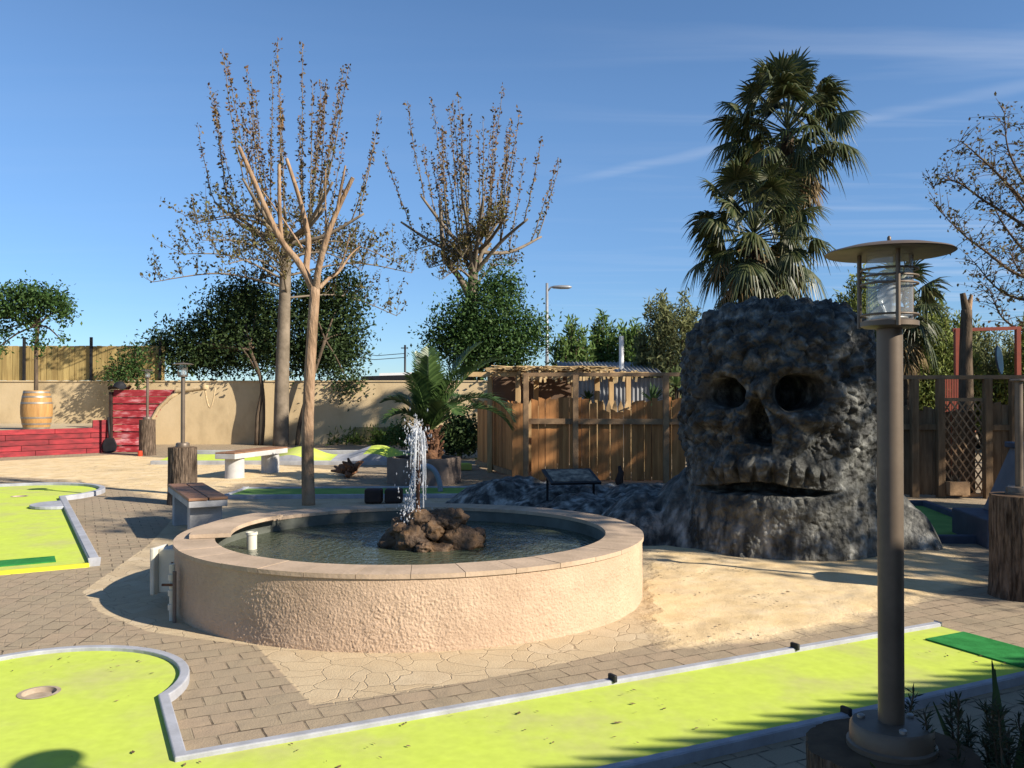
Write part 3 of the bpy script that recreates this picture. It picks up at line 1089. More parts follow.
wz = .365
wt = MB()
wt.add([(FX + (FA - wdt + .008) * math.cos(a), FY + (FB - wdt + .008) * math.sin(a), wz) for a in np.linspace(0, 2 * math.pi, 96, endpoint=False)], [tuple(range(96))])
wt.build('water', water_mat(), fo)
# standing overflow pipe
px_, py_ = -2.06, 6.9
MB().lathe([(.040, .2), (.040, .48), (.046, .48), (.046, .50), (.034, .50), (.034, .3)], 20, (px_, py_, 0)).build('overflow_pipe', m_white, fo, True, auto=40)

# electric box and plumbing on the left side
eb = empty('electric_box', (-2.66, 6.72, 0), 'cream electric box fixed to the left side of the fountain', 'electric box')
MB().box((-2.54, 6.60, .27), (.20, .17, .33), R(-10)).build('body', m_white, eb, bevel=.012)
MB().box((-2.662, 6.58, .27), (.035, .20, .35), R(-10)).build('door', m_white, eb, bevel=.01)
MB().box((-2.684, 6.56, .27), (.012, .02, .04), R(-10)).build('latch', m_black, eb)
MB().bar((-2.53, 6.50, .20), (-2.53, 6.49, .34), .012, .012).build('conduit', m_rust, eb)
pl = empty('water_pipe', (-2.385, 6.12, 0), 'whitish valve pipe rising against the left side of the fountain', 'pipe')
MB().tube([(-2.385, 6.12, 0), (-2.385, 6.12, .40)], .020, 12).build('pipe', m_white, pl, True, auto=40)
MB().tube([(-2.345, 6.06, 0), (-2.345, 6.06, .36)], .013, 10).build('drain_pipe', m_planter, pl, True, auto=40)
for z in (.10, .20, .31):
    MB().tube([(-2.385, 6.12, z - .02), (-2.385, 6.12, z + .02)], .029, 12).build('coupling', m_white, pl, True, auto=40)
MB().box((-2.405, 6.09, .26), (.08, .015, .015)).build('valve_handle', m_rust, pl)

# rock mound with jet
RX, RY = -.66, 7.08
rm = empty('rock_mound', (RX, RY, wz), 'brown wet rock mound in the middle of the fountain', 'rock mound')


def rock(c, r, seed, parent, mat, name='rock', n=26, amp=.28):
    th = np.linspace(0, np.pi, n)
    ph = np.linspace(0, 2 * np.pi, 2 * n, endpoint=False)
    T, Pp = np.meshgrid(th, ph, indexing='ij')
    d = np.c_[(np.sin(T) * np.cos(Pp)).ravel(), (np.sin(T) * np.sin(Pp)).ravel(), np.cos(T).ravel()]
    f1, f2, _ = worley(d * 1.3 + seed * 3.7)
    rr = 1 + amp * fbm(d * 1.6 + seed * 5.1, 4) * 2 + .18 * (f2 - f1) - .1
    rr = rr + .12 * fbm(d * 5 + seed, 4, True) - .05
    v = d * rr[:, None] * np.array(r) + np.array(c)
    return npmesh(name, v, gridfaces(n, 2 * n, True), mat, parent, True)


spots = [(-.30, -.05, .02, .13, .11, .10), (-.13, -.17, .06, .15, .13, .13), (.06, -.22, -.02, .20, .10, .08), (.25, -.08, .05, .19, .16, .12),
         (.33, .08, .03, .14, .13, .10), (-.02, .0, .15, .17, .15, .13), (.12, .02, .20, .14, .12, .10), (-.20, .08, .10, .16, .15, .14),
         (.05, .20, .10, .20, .16, .14), (.20, .0, .22, .11, .1, .08), (-.09, -.06, .22, .11, .1, .09), (-.24, -.12, .14, .08, .08, .07), (.02, -.13, .13, .11, .09, .09)]
for k in range(22):
    a = random.uniform(0, 6.28); q_ = random.uniform(.05, .40)
    spots.append((q_ * math.cos(a), .72 * q_ * math.sin(a), .02 + .24 * (1 - q_ / .40) + random.uniform(-.02, .05), random.uniform(.05, .09), random.uniform(.05, .08), random.uniform(.04, .07)))
for k, (x, y, z, a, b_, c) in enumerate(spots):
    rock((RX + x, RY + y, wz + z), (a * .9, b_ * .9, c * .9), k + 1.3, rm, m_rock, amp=.42)
PX = (418 - 512) / F * 7.05
MB().tube([(PX, 7.05, wz), (PX, 7.05, 1.24)], .017, 10).build('nozzle_pipe', m_rust, rm, True, auto=40)
# water jet: strands and drops
m_spray = glassy('water_spray', (1, 1, 1), white=.5, rough=.3)
jet = MB()


def drop(c, r, st=1.0):
    v = [(0, 0, st), (1, 0, 0), (0, 1, 0), (-1, 0, 0), (0, -1, 0), (0, 0, -st)]
    jet.add([(c[0] + q[0] * r, c[1] + q[1] * r, c[2] + q[2] * r) for q in v],
            [(0, 1, 2), (0, 2, 3), (0, 3, 4), (0, 4, 1), (5, 2, 1), (5, 3, 2), (5, 4, 3), (5, 1, 4)])


for k in range(30):
    a = random.uniform(0, 2 * math.pi)
    sp = random.uniform(.05, .40)
    top = random.uniform(1.18, 1.34)
    pts_ = []
    tmax = random.uniform(.3, 1.0)
    for q in range(12):
        t = tmax * q / 11
        z = 1.22 + (top - 1.22) * 4 * (t * .9) * (1 - t * .9) * (t < .56) + ((top - 1.22) if t >= .56 else 0) - max(0, (t - .5)) ** 2 * 3.4
        rr = .012 + sp * .25 * t ** .8
        z = max(z, wz + .02)
        pts_.append((PX + rr * math.cos(a), 7.05 + rr * math.sin(a), z))
    jet.tube(pts_, [.004 + random.uniform(0, .007) * (1 - q / 14) for q in range(12)], 5)
for k in range(1900):
    u_ = random.random()
    if u_ < .45:                                   # frothy head of the jet
        z = random.gauss(1.23, .07); spread = abs(random.gauss(.025, .042))
    elif u_ < .75:
        z = random.uniform(.85, 1.22); spread = abs(random.gauss(.015, .022))
    else:                                          # splash low down, mostly to the left
        z = wz + .10 + abs(random.gauss(.16, .16)); spread = abs(random.gauss(.05, .05))
    a = random.uniform(0, 2 * math.pi)
    drop((PX - .012 + spread * math.cos(a) - (.04 if u_ > .75 else 0), 7.05 + spread * math.sin(a), z), random.uniform(.0018, .006), random.uniform(1.2, 4.5))
jet.build('water_jet', m_spray, fo, True)

# ------------------------------------------------------------------ skull sculpture
SKX, SKY = 2.85, 9.28
sk = empty('skull_sculpture', (SKX, SKY, 0), 'huge rough black rock skull with hollow eyes and open mouth', 'sculpture')
prof = [(1.06, -.05), (1.03, .12), (.985, .35), (.955, .65), (.95, 1.0), (.955, 1.4), (.96, 1.75), (.945, 1.95), (.89, 2.17), (.78, 2.34), (.60, 2.445), (.36, 2.50), (.12, 2.525), (0.001, 2.53)]
pr = np.array(prof)
d = np.r_[0, np.cumsum(np.linalg.norm(np.diff(pr, axis=0), axis=1))]
nt_ = 330
t = np.linspace(0, d[-1], nt_)
# smooth the profile
rs = np.interp(t, d, pr[:, 0]); zs = np.interp(t, d, pr[:, 1])
ker = np.ones(15) / 15
pad = 7
rs2 = np.convolve(np.pad(rs, pad, mode='edge'), ker, 'valid'); zs2 = np.convolve(np.pad(zs, pad, mode='edge'), ker, 'valid')
rs2[-1] = .001
dr, dz = np.gradient(rs2), np.gradient(zs2)
ln = np.hypot(dr, dz)
nr_, nzv = dz / ln, -dr / ln
nphi = 520
# finer sampling on the face side
phi = np.linspace(-np.pi, np.pi, nphi, endpoint=False)
phi = phi - .45 * np.sin(phi)          # angle from the face direction, denser around 0
PHI0 = R(-28)                          # face direction: from -Y, turned to the left
TT, PH = np.meshgrid(np.arange(nt_), phi, indexing='ij')
rr, zz2 = rs2[TT].ravel(), zs2[TT].ravel()
nR, nZ = nr_[TT].ravel(), nzv[TT].ravel()
ph = PH.ravel()
ab = ph + PHI0
dirx, diry = np.sin(ab), -np.cos(ab)
base = np.c_[dirx * rr, diry * rr, zz2]
f1, f2, cid = worley(base * 5.2 + .35 * np.c_[perlin(base * 7), perlin(base * 7 + 9), perlin(base * 7 + 19)])
f1b, f2b, cidb = worley(base * 12.0 + 31)
chunk = (f2 - f1) * .6 + cid * .35
chunkb = (f2b - f1b) * .5 + cidb * .3
hi = sstep(.75, 1.15, zz2)
rough = .15 * chunk - .06 + .07 * chunkb + .10 * fbm(base * 2.0, 4) + .075 * fbm(base * 7 + .5 * np.c_[perlin(base * 5), perlin(base * 5 + 9), perlin(base * 5 + 4)], 5, True)
lowr = .085 * fbm(base * np.array([3.5, 3.5, 2.0]), 5) + .05 * chunkb - .01 + .02 * fbm(base * 12, 3, True)
disp = lowr * (1 - hi) + rough * hi
deg = np.degrees(ph)
calm = np.ones_like(disp)
carve = np.zeros_like(disp)
add = np.zeros_like(disp)
wob_ = 1 + .16 * fbm(base * 4.5 + 7, 3) * 2
for ec, ez, ew, eh in ((-22.0, 1.60, 13.2, .150), (21.5, 1.60, 14.0, .175)):
    e = (np.abs((deg - ec) / ew) ** 2.5 + np.abs((zz2 - ez) / eh) ** 2.5) ** (1 / 2.5) * wob_
    carve = np.maximum(carve, .70 * sstep(1.06, .84, e))
    add += .035 * np.exp(-((e - 1.35) / .25) ** 2) * (zz2 > ez - .05)
    calm = np.minimum(calm, .35 + .65 * sstep(.95, 1.5, e))
# nose: arched top, wide foot
nw = np.interp(zz2, [1.12, 1.22, 1.36, 1.47, 1.53], [8.0, 8.2, 6.6, 4.6, 2.0])
e = np.maximum(np.abs(deg + 1.5) / nw, np.abs(zz2 - 1.32) / .215) * wob_
carve = np.maximum(carve, .45 * sstep(1.05, .8, e))
add += .05 * np.exp(-((deg + 1.5) / 12) ** 2 - ((zz2 - 1.45) / .25) ** 2)
# cheek hollows under the eyes
for ec in (-30, 33):
    add -= .07 * np.exp(-((deg - ec) / 13) ** 2 - ((zz2 - 1.10) / .17) ** 2)
    add += .05 * np.exp(-((deg - ec) / 14) ** 2 - ((zz2 - 1.33) / .07) ** 2)
# upper jaw and teeth
add += .085 * np.exp(-(deg / 34) ** 4 - ((zz2 - .88) / .17) ** 2)
for k, tc_ in enumerate((-33, -24, -15.5, -6.5, 3, 12, 20.5, 29)):
    tw = 4.6 if abs(tc_) < 18 else 4.0
    hgt = .17 if abs(tc_) < 16 else .10
    prof_t = np.clip(1 - np.abs((deg - tc_) / tw) ** 2.6, 0, 1) * np.clip(1 - np.abs((zz2 - .82) / hgt) ** 3, 0, 1)
    add += (.075 if abs(tc_) < 16 else .04) * prof_t
    add -= .05 * np.exp(-((deg - tc_ - 4.6) / 1.3) ** 2 - ((zz2 - .80) / .09) ** 2)
# mouth: irregular slit, lower in the middle
mz = .665 + .016 * np.cos(np.radians(deg * 7)) - .00002 * deg ** 2 + .02 * perlin(np.c_[deg * .09, deg * 0, deg * 0])
mh = .050 + .018 * perlin(np.c_[deg * .12 + 5, deg * 0, deg * 0]) + .012 * np.exp(-(deg / 14) ** 2)
mh = mh * np.sqrt(np.clip(1 - ((deg + 1) / 43) ** 2, .02, 1))
e = np.maximum(np.abs(zz2 - mz) / mh, np.abs(deg + 1) / 42)
carve = np.maximum(carve, .34 * sstep(1.12, .8, e))
# lower lip ledge, chin
add += .05 * np.exp(-(deg / 42) ** 4 - ((zz2 - .50) / .10) ** 2)
disp = disp * calm + add
p3 = base + np.c_[dirx * nR, diry * nR, nZ] * disp[:, None]
p3[:, 0] -= dirx * carve
p3[:, 1] -= diry * carve
p3[:, 0] += SKX
p3[:, 1] += SKY
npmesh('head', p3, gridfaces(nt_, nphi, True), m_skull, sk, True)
# low rock spreading from its foot: left shoulder, far ridge, right foot
hx = np.arange(-1.2, 5.0, .035)
hy = np.arange(8.0, 14.4, .035)
HX, HY = np.meshgrid(hx, hy)
hp_ = np.c_[HX.ravel(), HY.ravel()]


def bump_(x, y, rx, ry, h):
    return h * np.clip(1 - (((hp_[:, 0] - x) / rx) ** 2 + ((hp_[:, 1] - y) / ry) ** 2), -.6, 1)


hh = np.maximum.reduce([bump_(2.1, 9.65, .72, .8, .82), bump_(1.45, 9.75, .62, .7, .46), bump_(.95, 10.6, .9, .9, .36), bump_(.85, 11.9, 1.1, 1.0, .40),
                        bump_(.0, 12.3, .95, .8, .40), bump_(1.7, 11.3, .9, 1.2, .42), bump_(3.95, 9.35, .50, .6, .62), bump_(4.15, 9.15, .32, .4, .42)])
q3 = np.c_[hp_ * 3.2, np.zeros(len(hp_))]
g1, g2, gid = worley(q3 * 1.3)
hh = hh + .14 * fbm(q3 * .7, 4) + .10 * ((g2 - g1) * .6 + gid * .4 - .3) * (hh > -.1) + .03 * fbm(q3 * 3, 3)
fz = gridfaces(len(hy), len(hx))
keep = (hh[fz] > -.03).any(1)
fz = fz[keep]
used = np.unique(fz)
remap = np.full(len(hp_), -1); remap[used] = np.arange(len(used))
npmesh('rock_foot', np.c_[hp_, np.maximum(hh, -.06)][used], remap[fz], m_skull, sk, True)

# information board lying tilted on the rocks
bo = empty('hole_board', P(573, 476, 11.2), 'black framed board lying tilted on the dark rocks before the fence', 'sign board')
c = P(571, 478, 11.2) + Vector((0, 0, .02))
MB().box(c, (.66, .52, .03), R(12), R(15)).build('frame', m_black, bo, bevel=.006)
n_ = Matrix.Rotation(R(12), 3, 'Z') @ Matrix.Rotation(R(15), 3, 'X') @ Vector((0, 0, 1))
MB().box(c + n_ * .017, (.57, .43, .006), R(12), R(15)).build('panel', M('faded_board_print', (.17, .14, .10), (.035, .035, .03), scale=9, rough=.6, c3=(.40, .34, .24), spec=.2), bo)
for k in (-.3, .3):
    MB().bar((c.x + k, c.y + .1, c.z), (c.x + k, c.y + .12, c.z - .35), .03, .03).build('post', m_black, bo)
o = MB().tube([P(620, 492, 14.9), P(619, 480, 14.9), P(621, 472, 14.9), P(619, 466, 14.9)], [.05, .075, .05, .03], 8).build('wooden_stake', m_dkbrown, None, True)
tag(o, 'short dark carved stake standing before the reddish fence', 'stake')

# ------------------------------------------------------------------ lamp posts on stumps
def make_stump(root, h, r, seed):
    n, m_ = 110, 40
    th = np.linspace(0, 2 * np.pi, n, endpoint=False)
    zz = np.linspace(0, h, m_)
    T, Zz = np.meshgrid(th, zz)
    T, Zz = T.ravel(), Zz.ravel()
    q = np.c_[np.cos(T) * 2.2, np.sin(T) * 2.2, Zz * .8 + seed * 7]
    rr = r * (1 + .10 * np.exp(-Zz / .12) + .16 * fbm(q * .6, 3) + .13 * fbm(np.c_[np.cos(T) * 5, np.sin(T) * 5, Zz * 1.6 + seed], 4, True))
    v = np.c_[rr * np.cos(T), rr * np.sin(T), Zz]
    npmesh('bark', v, gridfaces(m_, n, True), m_bark, root, True)
    top = MB()
    ring = [(v[-n + k][0], v[-n + k][1], h) for k in range(n)]
    top.add(ring + [(0, 0, h + .008)], [(k, (k + 1) % n, n) for k in range(n)])
    top.build('sawn_top', m_stumptop, root)


def make_lamp(root, head=True, H=1.0):
    MB().lathe([(.102, 0), (.102, .012), (.096, .016), (.094, .050), (.088, .058), (.04, .062)], 40).build('base_flange', m_bronze, root, True, auto=35)
    for a in (28, 152, 268):
        MB().lathe([(.009, .056), (.009, .066), (.005, .069)], 10, (.068 * math.cos(R(a)), .068 * math.sin(R(a)), 0)).build('bolt', m_steel, root, True, auto=40)
    zc = 1.005 * H
    MB().lathe([(.0295, .05), (.0295, zc)], 32).build('pole', m_bronze, root, True, auto=40)
    MB().lathe([(.030, zc), (.058, zc + .003), (.066, zc + .007), (.066, zc + .018), (.055, zc + .022)], 32).build('collar', m_bronze, root, True, auto=35)
    if not head:
        return
    MB().lathe([(.052, zc + .022), (.052, zc + .185)], 32, closed=False).build('lamp_glass', m_glass, root, True)
    for z in (.034, .108, .126, .143):
        MB().tube([(.064 * math.cos(a), .064 * math.sin(a), zc + z) for a in np.linspace(0, 2 * math.pi, 37)], .0028, 6, False).build('guard_ring', m_bronze, root, True)
    for a in (-98, 22, 142):
        MB().tube([(.070 * math.cos(R(a)), .070 * math.sin(R(a)), zc + .005), (.070 * math.cos(R(a)), .070 * math.sin(R(a)), zc + .20)], .0055, 8).build('guard_rod', m_bronze, root, True, auto=50)
    MB().lathe([(.001, zc + .186), (.143, zc + .181), (.148, zc + .184), (.143, zc + .188), (.10, zc + .199), (.04, zc + .206), (.001, zc + .207)], 56).build('lamp_cap', m_bronze, root, True, auto=35)
    MB().lathe([(.005, zc + .205), (.005, zc + .222), (.002, zc + .226)], 8).build('finial', m_bronze, root, True)
    MB().lathe([(.013, zc + .03), (.013, zc + .045), (.026, zc + .07), (.028, zc + .085), (.016, zc + .104), (.001, zc + .108)], 20).build('bulb', glassy('frosted_bulb', (1, 1, 1), white=.35, rough=.2), root, True)
    MB().lathe([(.042, zc + .023), (.042, zc + .029), (.02, zc + .032)], 20).build('bulb_holder', m_steel, root, True)


lp = empty('lamp_post', (0, 0, 0), '', 'lamp post', 'low lamp posts on tree stumps')
make_lamp(lp)
lq = empty('lamp_post', (0, 0, 0), '', 'lamp post', 'low lamp posts on tree stumps')
make_lamp(lq, False, .88)
st_ = empty('tree_stump', (0, 0, 0), '', 'tree stump', 'tree stumps carrying lamps')
make_stump(st_, .82, .175, 1)
lamps = [((.912, 2.10), .745, 'large brown lamp post standing closest, in front of the skull', 'shaded stump carrying the closest lamp post beside spiky plants', 0),
         (G(183, 504), .82, 'thin lamp post on stump behind the nearer wooden bench', 'tall bark-covered stump right behind the nearer wooden bench', 1.9),
         (G(147.5, 455.5), .92, 'small lamp post on stump in front of the red ship bow', 'stump in front of the red ship bow', 4.0),
         ((3.99, 6.85), .80, 'headless lamp pole on stump beside the grey sloped obstacle', 'rough stump beside the grey sloped obstacle', 2.8)]
for k, ((x, y), h, l1, l2, rz) in enumerate(lamps):
    a = lp if k == 0 else lq if k == 3 else copy_tree(lp)
    b_ = st_ if k == 0 else copy_tree(st_)
    b_.location = (x, y, 0)
    b_.rotation_euler.z = rz
    b_.scale = (1.1 if k == 3 else 1, 1.1 if k == 3 else 1, h / .82)
    a.location = (x, y, h + .004)
    a.rotation_euler.z = rz * .7
    if k == 2:
        a.scale = (1.1, 1.1, 1.05)
    a['label'] = l1
    b_['label'] = l2

# ------------------------------------------------------------------ benches
b1 = empty('bench', (-3.62, 10.0, 0), 'bench with brown plank top on slab legs beside the fountain rim', 'bench', 'benches in the yard')
ba, bb = Vector((-4.05, 10.80)), Vector((-3.24, 9.30))
bd = (bb - ba).normalized(); bn = Vector((-bd.y, bd.x)); ang_ = math.atan2(bd.y, bd.x)
mid = (ba + bb) / 2
for s_ in (-1, 1):
    q = mid + bn * (.105 * s_)
    MB().box((q.x, q.y, .468), ((bb - ba).length, .195, .03), ang_).build('plank', m_bench_wood, b1, bevel=.006)
MB().box((mid.x, mid.y, .415), ((bb - ba).length - .02, .40, .07), ang_).build('slab', m_conc, b1, bevel=.008)
for t_b in (-.62, .62):
    q = mid + bd * t_b
    MB().box((q.x, q.y, .19), (.16, .34, .38), ang_).build('leg', m_conc, b1, bevel=.01)
b2 = empty('bench', (-5.0, 16.9, 0), 'concrete bench with orange-brown top on two white cylinder legs', 'bench', 'benches in the yard')
ba, bb = Vector((-5.26, 15.95)), Vector((-4.76, 17.75))
bd = (bb - ba).normalized(); bn = Vector((-bd.y, bd.x)); ang_ = math.atan2(bd.y, bd.x)
mid = (ba + bb) / 2
for s_ in (-1, 1):
    q = mid + bn * (.105 * s_)
    MB().box((q.x, q.y, .495), ((bb - ba).length, .20, .025), ang_).build('plank', m_bench_wood, b2, bevel=.006)
MB().box((mid.x, mid.y, .435), ((bb - ba).length, .42, .095), ang_).build('slab', m_bench_conc, b2, bevel=.008)
for t_b in (-.62, .62):
    q = mid + bd * t_b
    MB().lathe([(.185, 0), (.175, .03), (.175, .388)], 28, (q.x, q.y, 0)).build('leg', m_bench_conc, b2, True, auto=40)

# ------------------------------------------------------------------ walls and fences at the back
wl = empty('boundary_wall', (-8, 27.1, 0), 'long beige rendered boundary wall behind the trees', 'wall')
MB().box((-9.0, 27.1, .97), (17.6, .2, 1.94)).build('panel', m_wall, wl)
MB().box((-9.0, 27.1, 1.965), (17.7, .26, .045)).build('capping', m_wall, wl, bevel=.01)
MB().box((-2.6, 26.93, .26), (4.6, .1, .56)).build('mossy_base', m_moss, wl)

pf_ = empty('plank_fence', (-13, 27.2, 1.98), 'yellow vertical plank fence standing on top of the beige wall', 'fence')
mb = MB()
x = -18.2
while x < -11.0:
    wd = random.uniform(.15, .19)
    mb.box((x, 27.16, 2.53 + random.uniform(-.01, .01)), (wd - .012, .025, 1.08))
    mb.box((x + wd / 2, 27.195, 2.52), (wd * .7, .02, 1.05))
    x += wd
mb.build('planks', m_plank, pf_)
for px in (24, 91, 160):
    X = (px - 512) / F * 27.1
    MB().box((X, 27.1, 2.65), (.07, .07, 1.38)).build('post', m_black, pf_)
for z in (2.15, 2.9):
    MB().box((-14.6, 27.22, z), (7.2, .03, .08)).build('rail', m_plank, pf_)


def paling(root, a, b, z0, ztop, mat, wd=.125, jit=.05, point=True, name='palings', gap=.004):
    a, b = Vector(a), Vector(b)
    L_ = (b - a).length
    d = (b - a).normalized()
    ang = math.atan2(d.y, d.x)
    n = Vector((-d.y, d.x))
    mb = MB()
    t = wd / 2
    k = 0
    while t < L_ - wd * .4:
        ww = wd * random.uniform(.8, 1.15)
        zt = (ztop(t) if callable(ztop) else ztop) + random.uniform(-jit, jit)
        p = a + d * t + n * random.uniform(-.006, .006)
        g_ = .016 if random.random() < .08 else gap
        hw = (ww - g_) / 2
        dz = random.uniform(-.03, .03) if point else 0
        vs = []
        for yy in (-.011, .011):
            for xx, z in ((-hw, z0 + random.uniform(0, .02)), (hw, z0 + random.uniform(0, .02)), (hw, zt + dz), (-hw, zt - dz)):
                q = p + d * xx + n * yy
                vs.append((q.x, q.y, z))
        mb.add(vs, [(0, 1, 2, 3), (7, 6, 5, 4), (0, 4, 5, 1), (1, 5, 6, 2), (2, 6, 7, 3), (3, 7, 4, 0)])
        t += ww
        k += 1
    return mb.build(name, mat, root)


fA, fB, fC, fD, fE = Vector((-.74, 18.9)), Vector((.19, 15.75)), Vector((3.45, 15.45)), Vector((4.9, 13.6)), Vector((9.2, 12.9))
fl = empty('board_fence', (fA.x, fA.y, 0), 'short red-brown board fence running back beside the date palm', 'fence', 'wooden board fences')
paling(fl, fA, fB, .05, 1.42, m_wood_red, jit=.02)
for z in (.25, 1.15):
    MB().bar((fA.x + .04, fA.y, z), (fB.x + .04, fB.y, z), .04, .09).build('rail', m_wood_rail, fl)
MB().bar((fA.x - .045, fA.y, .10), (fB.x - .045, fB.y, .10), .03, .10).build('foot_board', m_wood_rail, fl)

fm = empty('board_fence', (fB.x, fB.y, 0), 'red-brown board fence with uneven top between palm and skull', 'fence', 'wooden board fences')
dm = (fC - fB).normalized()
paling(fm, fB + dm * .16, fC, .03, lambda t: 1.46 - (.13 if 1.25 < t < 1.75 else 0) + .05 * math.sin(t * 3.1), m_wood_red, jit=.035)
rail = lambda root, a, b, z, wd, t, m_=m_wood_rail, nm='rail': MB().bar((a.x, a.y, z), (b.x, b.y, z), wd, t).build(nm, m_, root, bevel=.004)
off = Vector((0, -.05))
rail(fm, fB + off, fC + off, 1.09, .04, .10)
rail(fm, fB + off * .6, fC + off * .6, 1.93, .05, .07, m_wood_rail, 'top_rail')
for t in (.06, .95, 2.55):
    q = fB + dm * t + off * 1.0
    MB().box((q.x, q.y - .03, .96), (.10, .10, 1.93)).build('post', m_wood_rail, fm, bevel=.006)
q = fB + Vector((-.04, -.12))
MB().box((q.x, q.y, .71), (.30, .03, 1.40), R(8)).build('corner_board', m_wood_red, fm)

fr_ = empty('board_fence', (fC.x, fC.y, 0), 'brown board fence with open rail top right of the skull', 'fence', 'wooden board fences')
paling(fr_, fC, fD, .03, 1.40, m_wood_dark, jit=.04)
tre0, tre1 = 1.62, 2.34
dr_ = (fE - fD).normalized()
pxx = lambda px, a, d: (lambda k: (k * a.y - a.x) / (d.x - k * d.y))((px - 512) / F)
t0, t1 = pxx(940, fD, dr_), pxx(983, fD, dr_)
paling(fr_, fD, fD + dr_ * t0, .03, 1.36, m_wood_dark, jit=.04)
paling(fr_, fD + dr_ * t1, fE, .03, 1.42, m_wood_dark, jit=.04)
paling(fr_, fD + dr_ * t0 + Vector((.02, .16)), fD + dr_ * t1 + Vector((.02, .16)), .03, 1.30, m_wood_dark, jit=.04)
rail(fr_, fC + off, fD + off, 1.08, .04, .09, m_wood_dark)
rail(fr_, fD + off, fD + dr_ * t0 + off, 1.08, .04, .09, m_wood_dark)
rail(fr_, fD + dr_ * t1 + off, fE + off, 1.08, .04, .09, m_wood_dark)
rail(fr_, fC + off, fD + off, 1.87, .06, .07, m_wood_rail, 'top_rail')
rail(fr_, fD + off, fE + off, 1.84, .10, .06, m_wood_rail, 'top_rail')
for px in (912, 938, 985, 1011, 1040):
    q = fD + dr_ * pxx(px, fD, dr_) + off * 1.3
    MB().box((q.x, q.y, .91), (.11, .10, 1.82)).build('post', m_wood_dark, fr_, bevel=.006)
tr = empty('trellis', (*(fD + dr_ * (t0 + .3)), 0), 'diamond lattice wooden trellis in the right-hand fence', 'trellis')
tw = t1 - t0
mb = MB()
nv = lambda t, z, o_=0: (fD.x + dr_.x * (t0 + t), fD.y + dr_.y * (t0 + t) - .02 + o_, z)
zb, zt = .05, 1.50
stp = .17
k = -12
while k < 22:
    for sgn, oo in ((1, 0), (-1, -.012)):
        pts_ = []
        c0 = k * stp
        # line z = zb + sgn*(x) * 1.55 + c0
        xs_ = [0, tw]
        seg = []
        for xx in np.linspace(0.02, tw - .02, 40):
            z = zb + c0 + sgn * xx * 1.55 + (0 if sgn > 0 else tw * 1.55)
            if zb <= z <= zt:
                seg.append((xx, z))
        if len(seg) > 2:
            mb.bar(nv(seg[0][0], seg[0][1], oo), nv(seg[-1][0], seg[-1][1], oo), .022, .008, up=(0, -1, 0))
    k += 1
mb.build('lattice', m_wood_rail, tr)
for a, b_ in ((nv(0, zb), nv(0, zt)), (nv(tw, zb), nv(tw, zt)), (nv(0, zt), nv(tw, zt)), (nv(0, zb), nv(tw, zb))):
    MB().bar(a, b_, .05, .04, up=(0, -1, 0)).build('frame', m_wood_rail, tr)
q = nv(tw * .3, .16, -.12)
MB().box((q[0], q[1], .16), (.3, .12, .2)).build('bottom_board', m_wood_rail, tr)

# grey wedge obstacle on blue base
ob = empty('golf_obstacle', (5.45, 8.9, 0), 'grey sloped minigolf obstacle with slate blue cap and base', 'minigolf obstacle')
base_c = (5.80, 9.3)
MB().box((base_c[0], base_c[1], .15), (1.75, 1.0, .30), R(-8)).build('base', m_navy, ob, bevel=.015)
vs = []
for z, x0, x1, yk in ((.30, -.58, .95, .40), (1.00, -.33, .95, .30)):
    for xx, yy in ((x0, -yk), (x1, -yk), (x1, yk), (x0, yk)):
        q = Matrix.Rotation(R(-8), 2) @ Vector((xx, yy))
        vs.append((base_c[0] + q.x, base_c[1] + q.y, z))
MB().add(vs, [(3, 2, 1, 0), (4, 5, 6, 7), (0, 1, 5, 4), (1, 2, 6, 5), (2, 3, 7, 6), (3, 0, 4, 7)]).build('tower', m_grey_board, ob, bevel=.01)
q = Matrix.Rotation(R(-8), 2) @ Vector((.31, 0))
MB().box((base_c[0] + q.x, base_c[1] + q.y, 1.03), (1.36, .70, .06), R(-8)).build('cap', m_navy, ob, bevel=.01)
MB().box((base_c[0] + q.x + .25, base_c[1] + q.y, 1.17), (.6, .4, .22), R(-8)).build('block', m_grey_board, ob, bevel=.01)

# ------------------------------------------------------------------ pergola bar and shed behind the fence
pg = empty('thatched_pergola', (1.0, 17.8, 0), 'pale wooden pergola with straw thatch behind the red-brown fence', 'pergola')
for px, Y in ((490, 17.5), (518, 17.2), (536, 18.4), (574, 17.2), (597, 17.6), (611, 18.6), (628, 18.2)):
    X = (px - 512) / F * Y
    MB().box((X, Y, .98), (.10, .10, 1.96), random.uniform(-.1, .1)).build('post', m_wood_pale, pg, bevel=.006)
for y, z in ((17.2, 1.97), (18.5, 1.99)):
    MB().box((.9, y, z), (3.6, .08, .09)).build('beam', m_wood_pale, pg)
for x in (-.4, .15, .7, 1.3, 1.95):
    MB().box((x, 17.9, 2.01), (.06, 1.7, .07)).build('rafter', m_wood_pale, pg)
th = MB()
for k in range(480):
    x = random.uniform(-.25, 1.75); y = random.uniform(17.0, 19.0)
    L_ = random.uniform(.3, .9); a = random.uniform(-.35, .35) + (1.57 if random.random() < .4 else 0)
    th.box((x, y, 2.06 + random.uniform(-.03, .07)), (L_, .035, .012), a, random.uniform(-.1, .1), random.uniform(-.06, .06))
for k in range(70):
    x = random.uniform(.1, 2.6)
    th.box((x, 17.08 + random.uniform(-.03, .05), 1.94 + random.uniform(-.05, .05)), (.045, .012, random.uniform(.1, .22)), 0, 0, random.uniform(-.2, .2))
th.build('thatch', m_thatch, pg)
MB().box((.50, 19.2, 1.02), (1.9, .06, 1.95)).build('back_panel', m_inside, pg)
MB().box((.6, 18.2, .98), (2.0, .5, .05)).build('counter', m_wood_pale, pg)
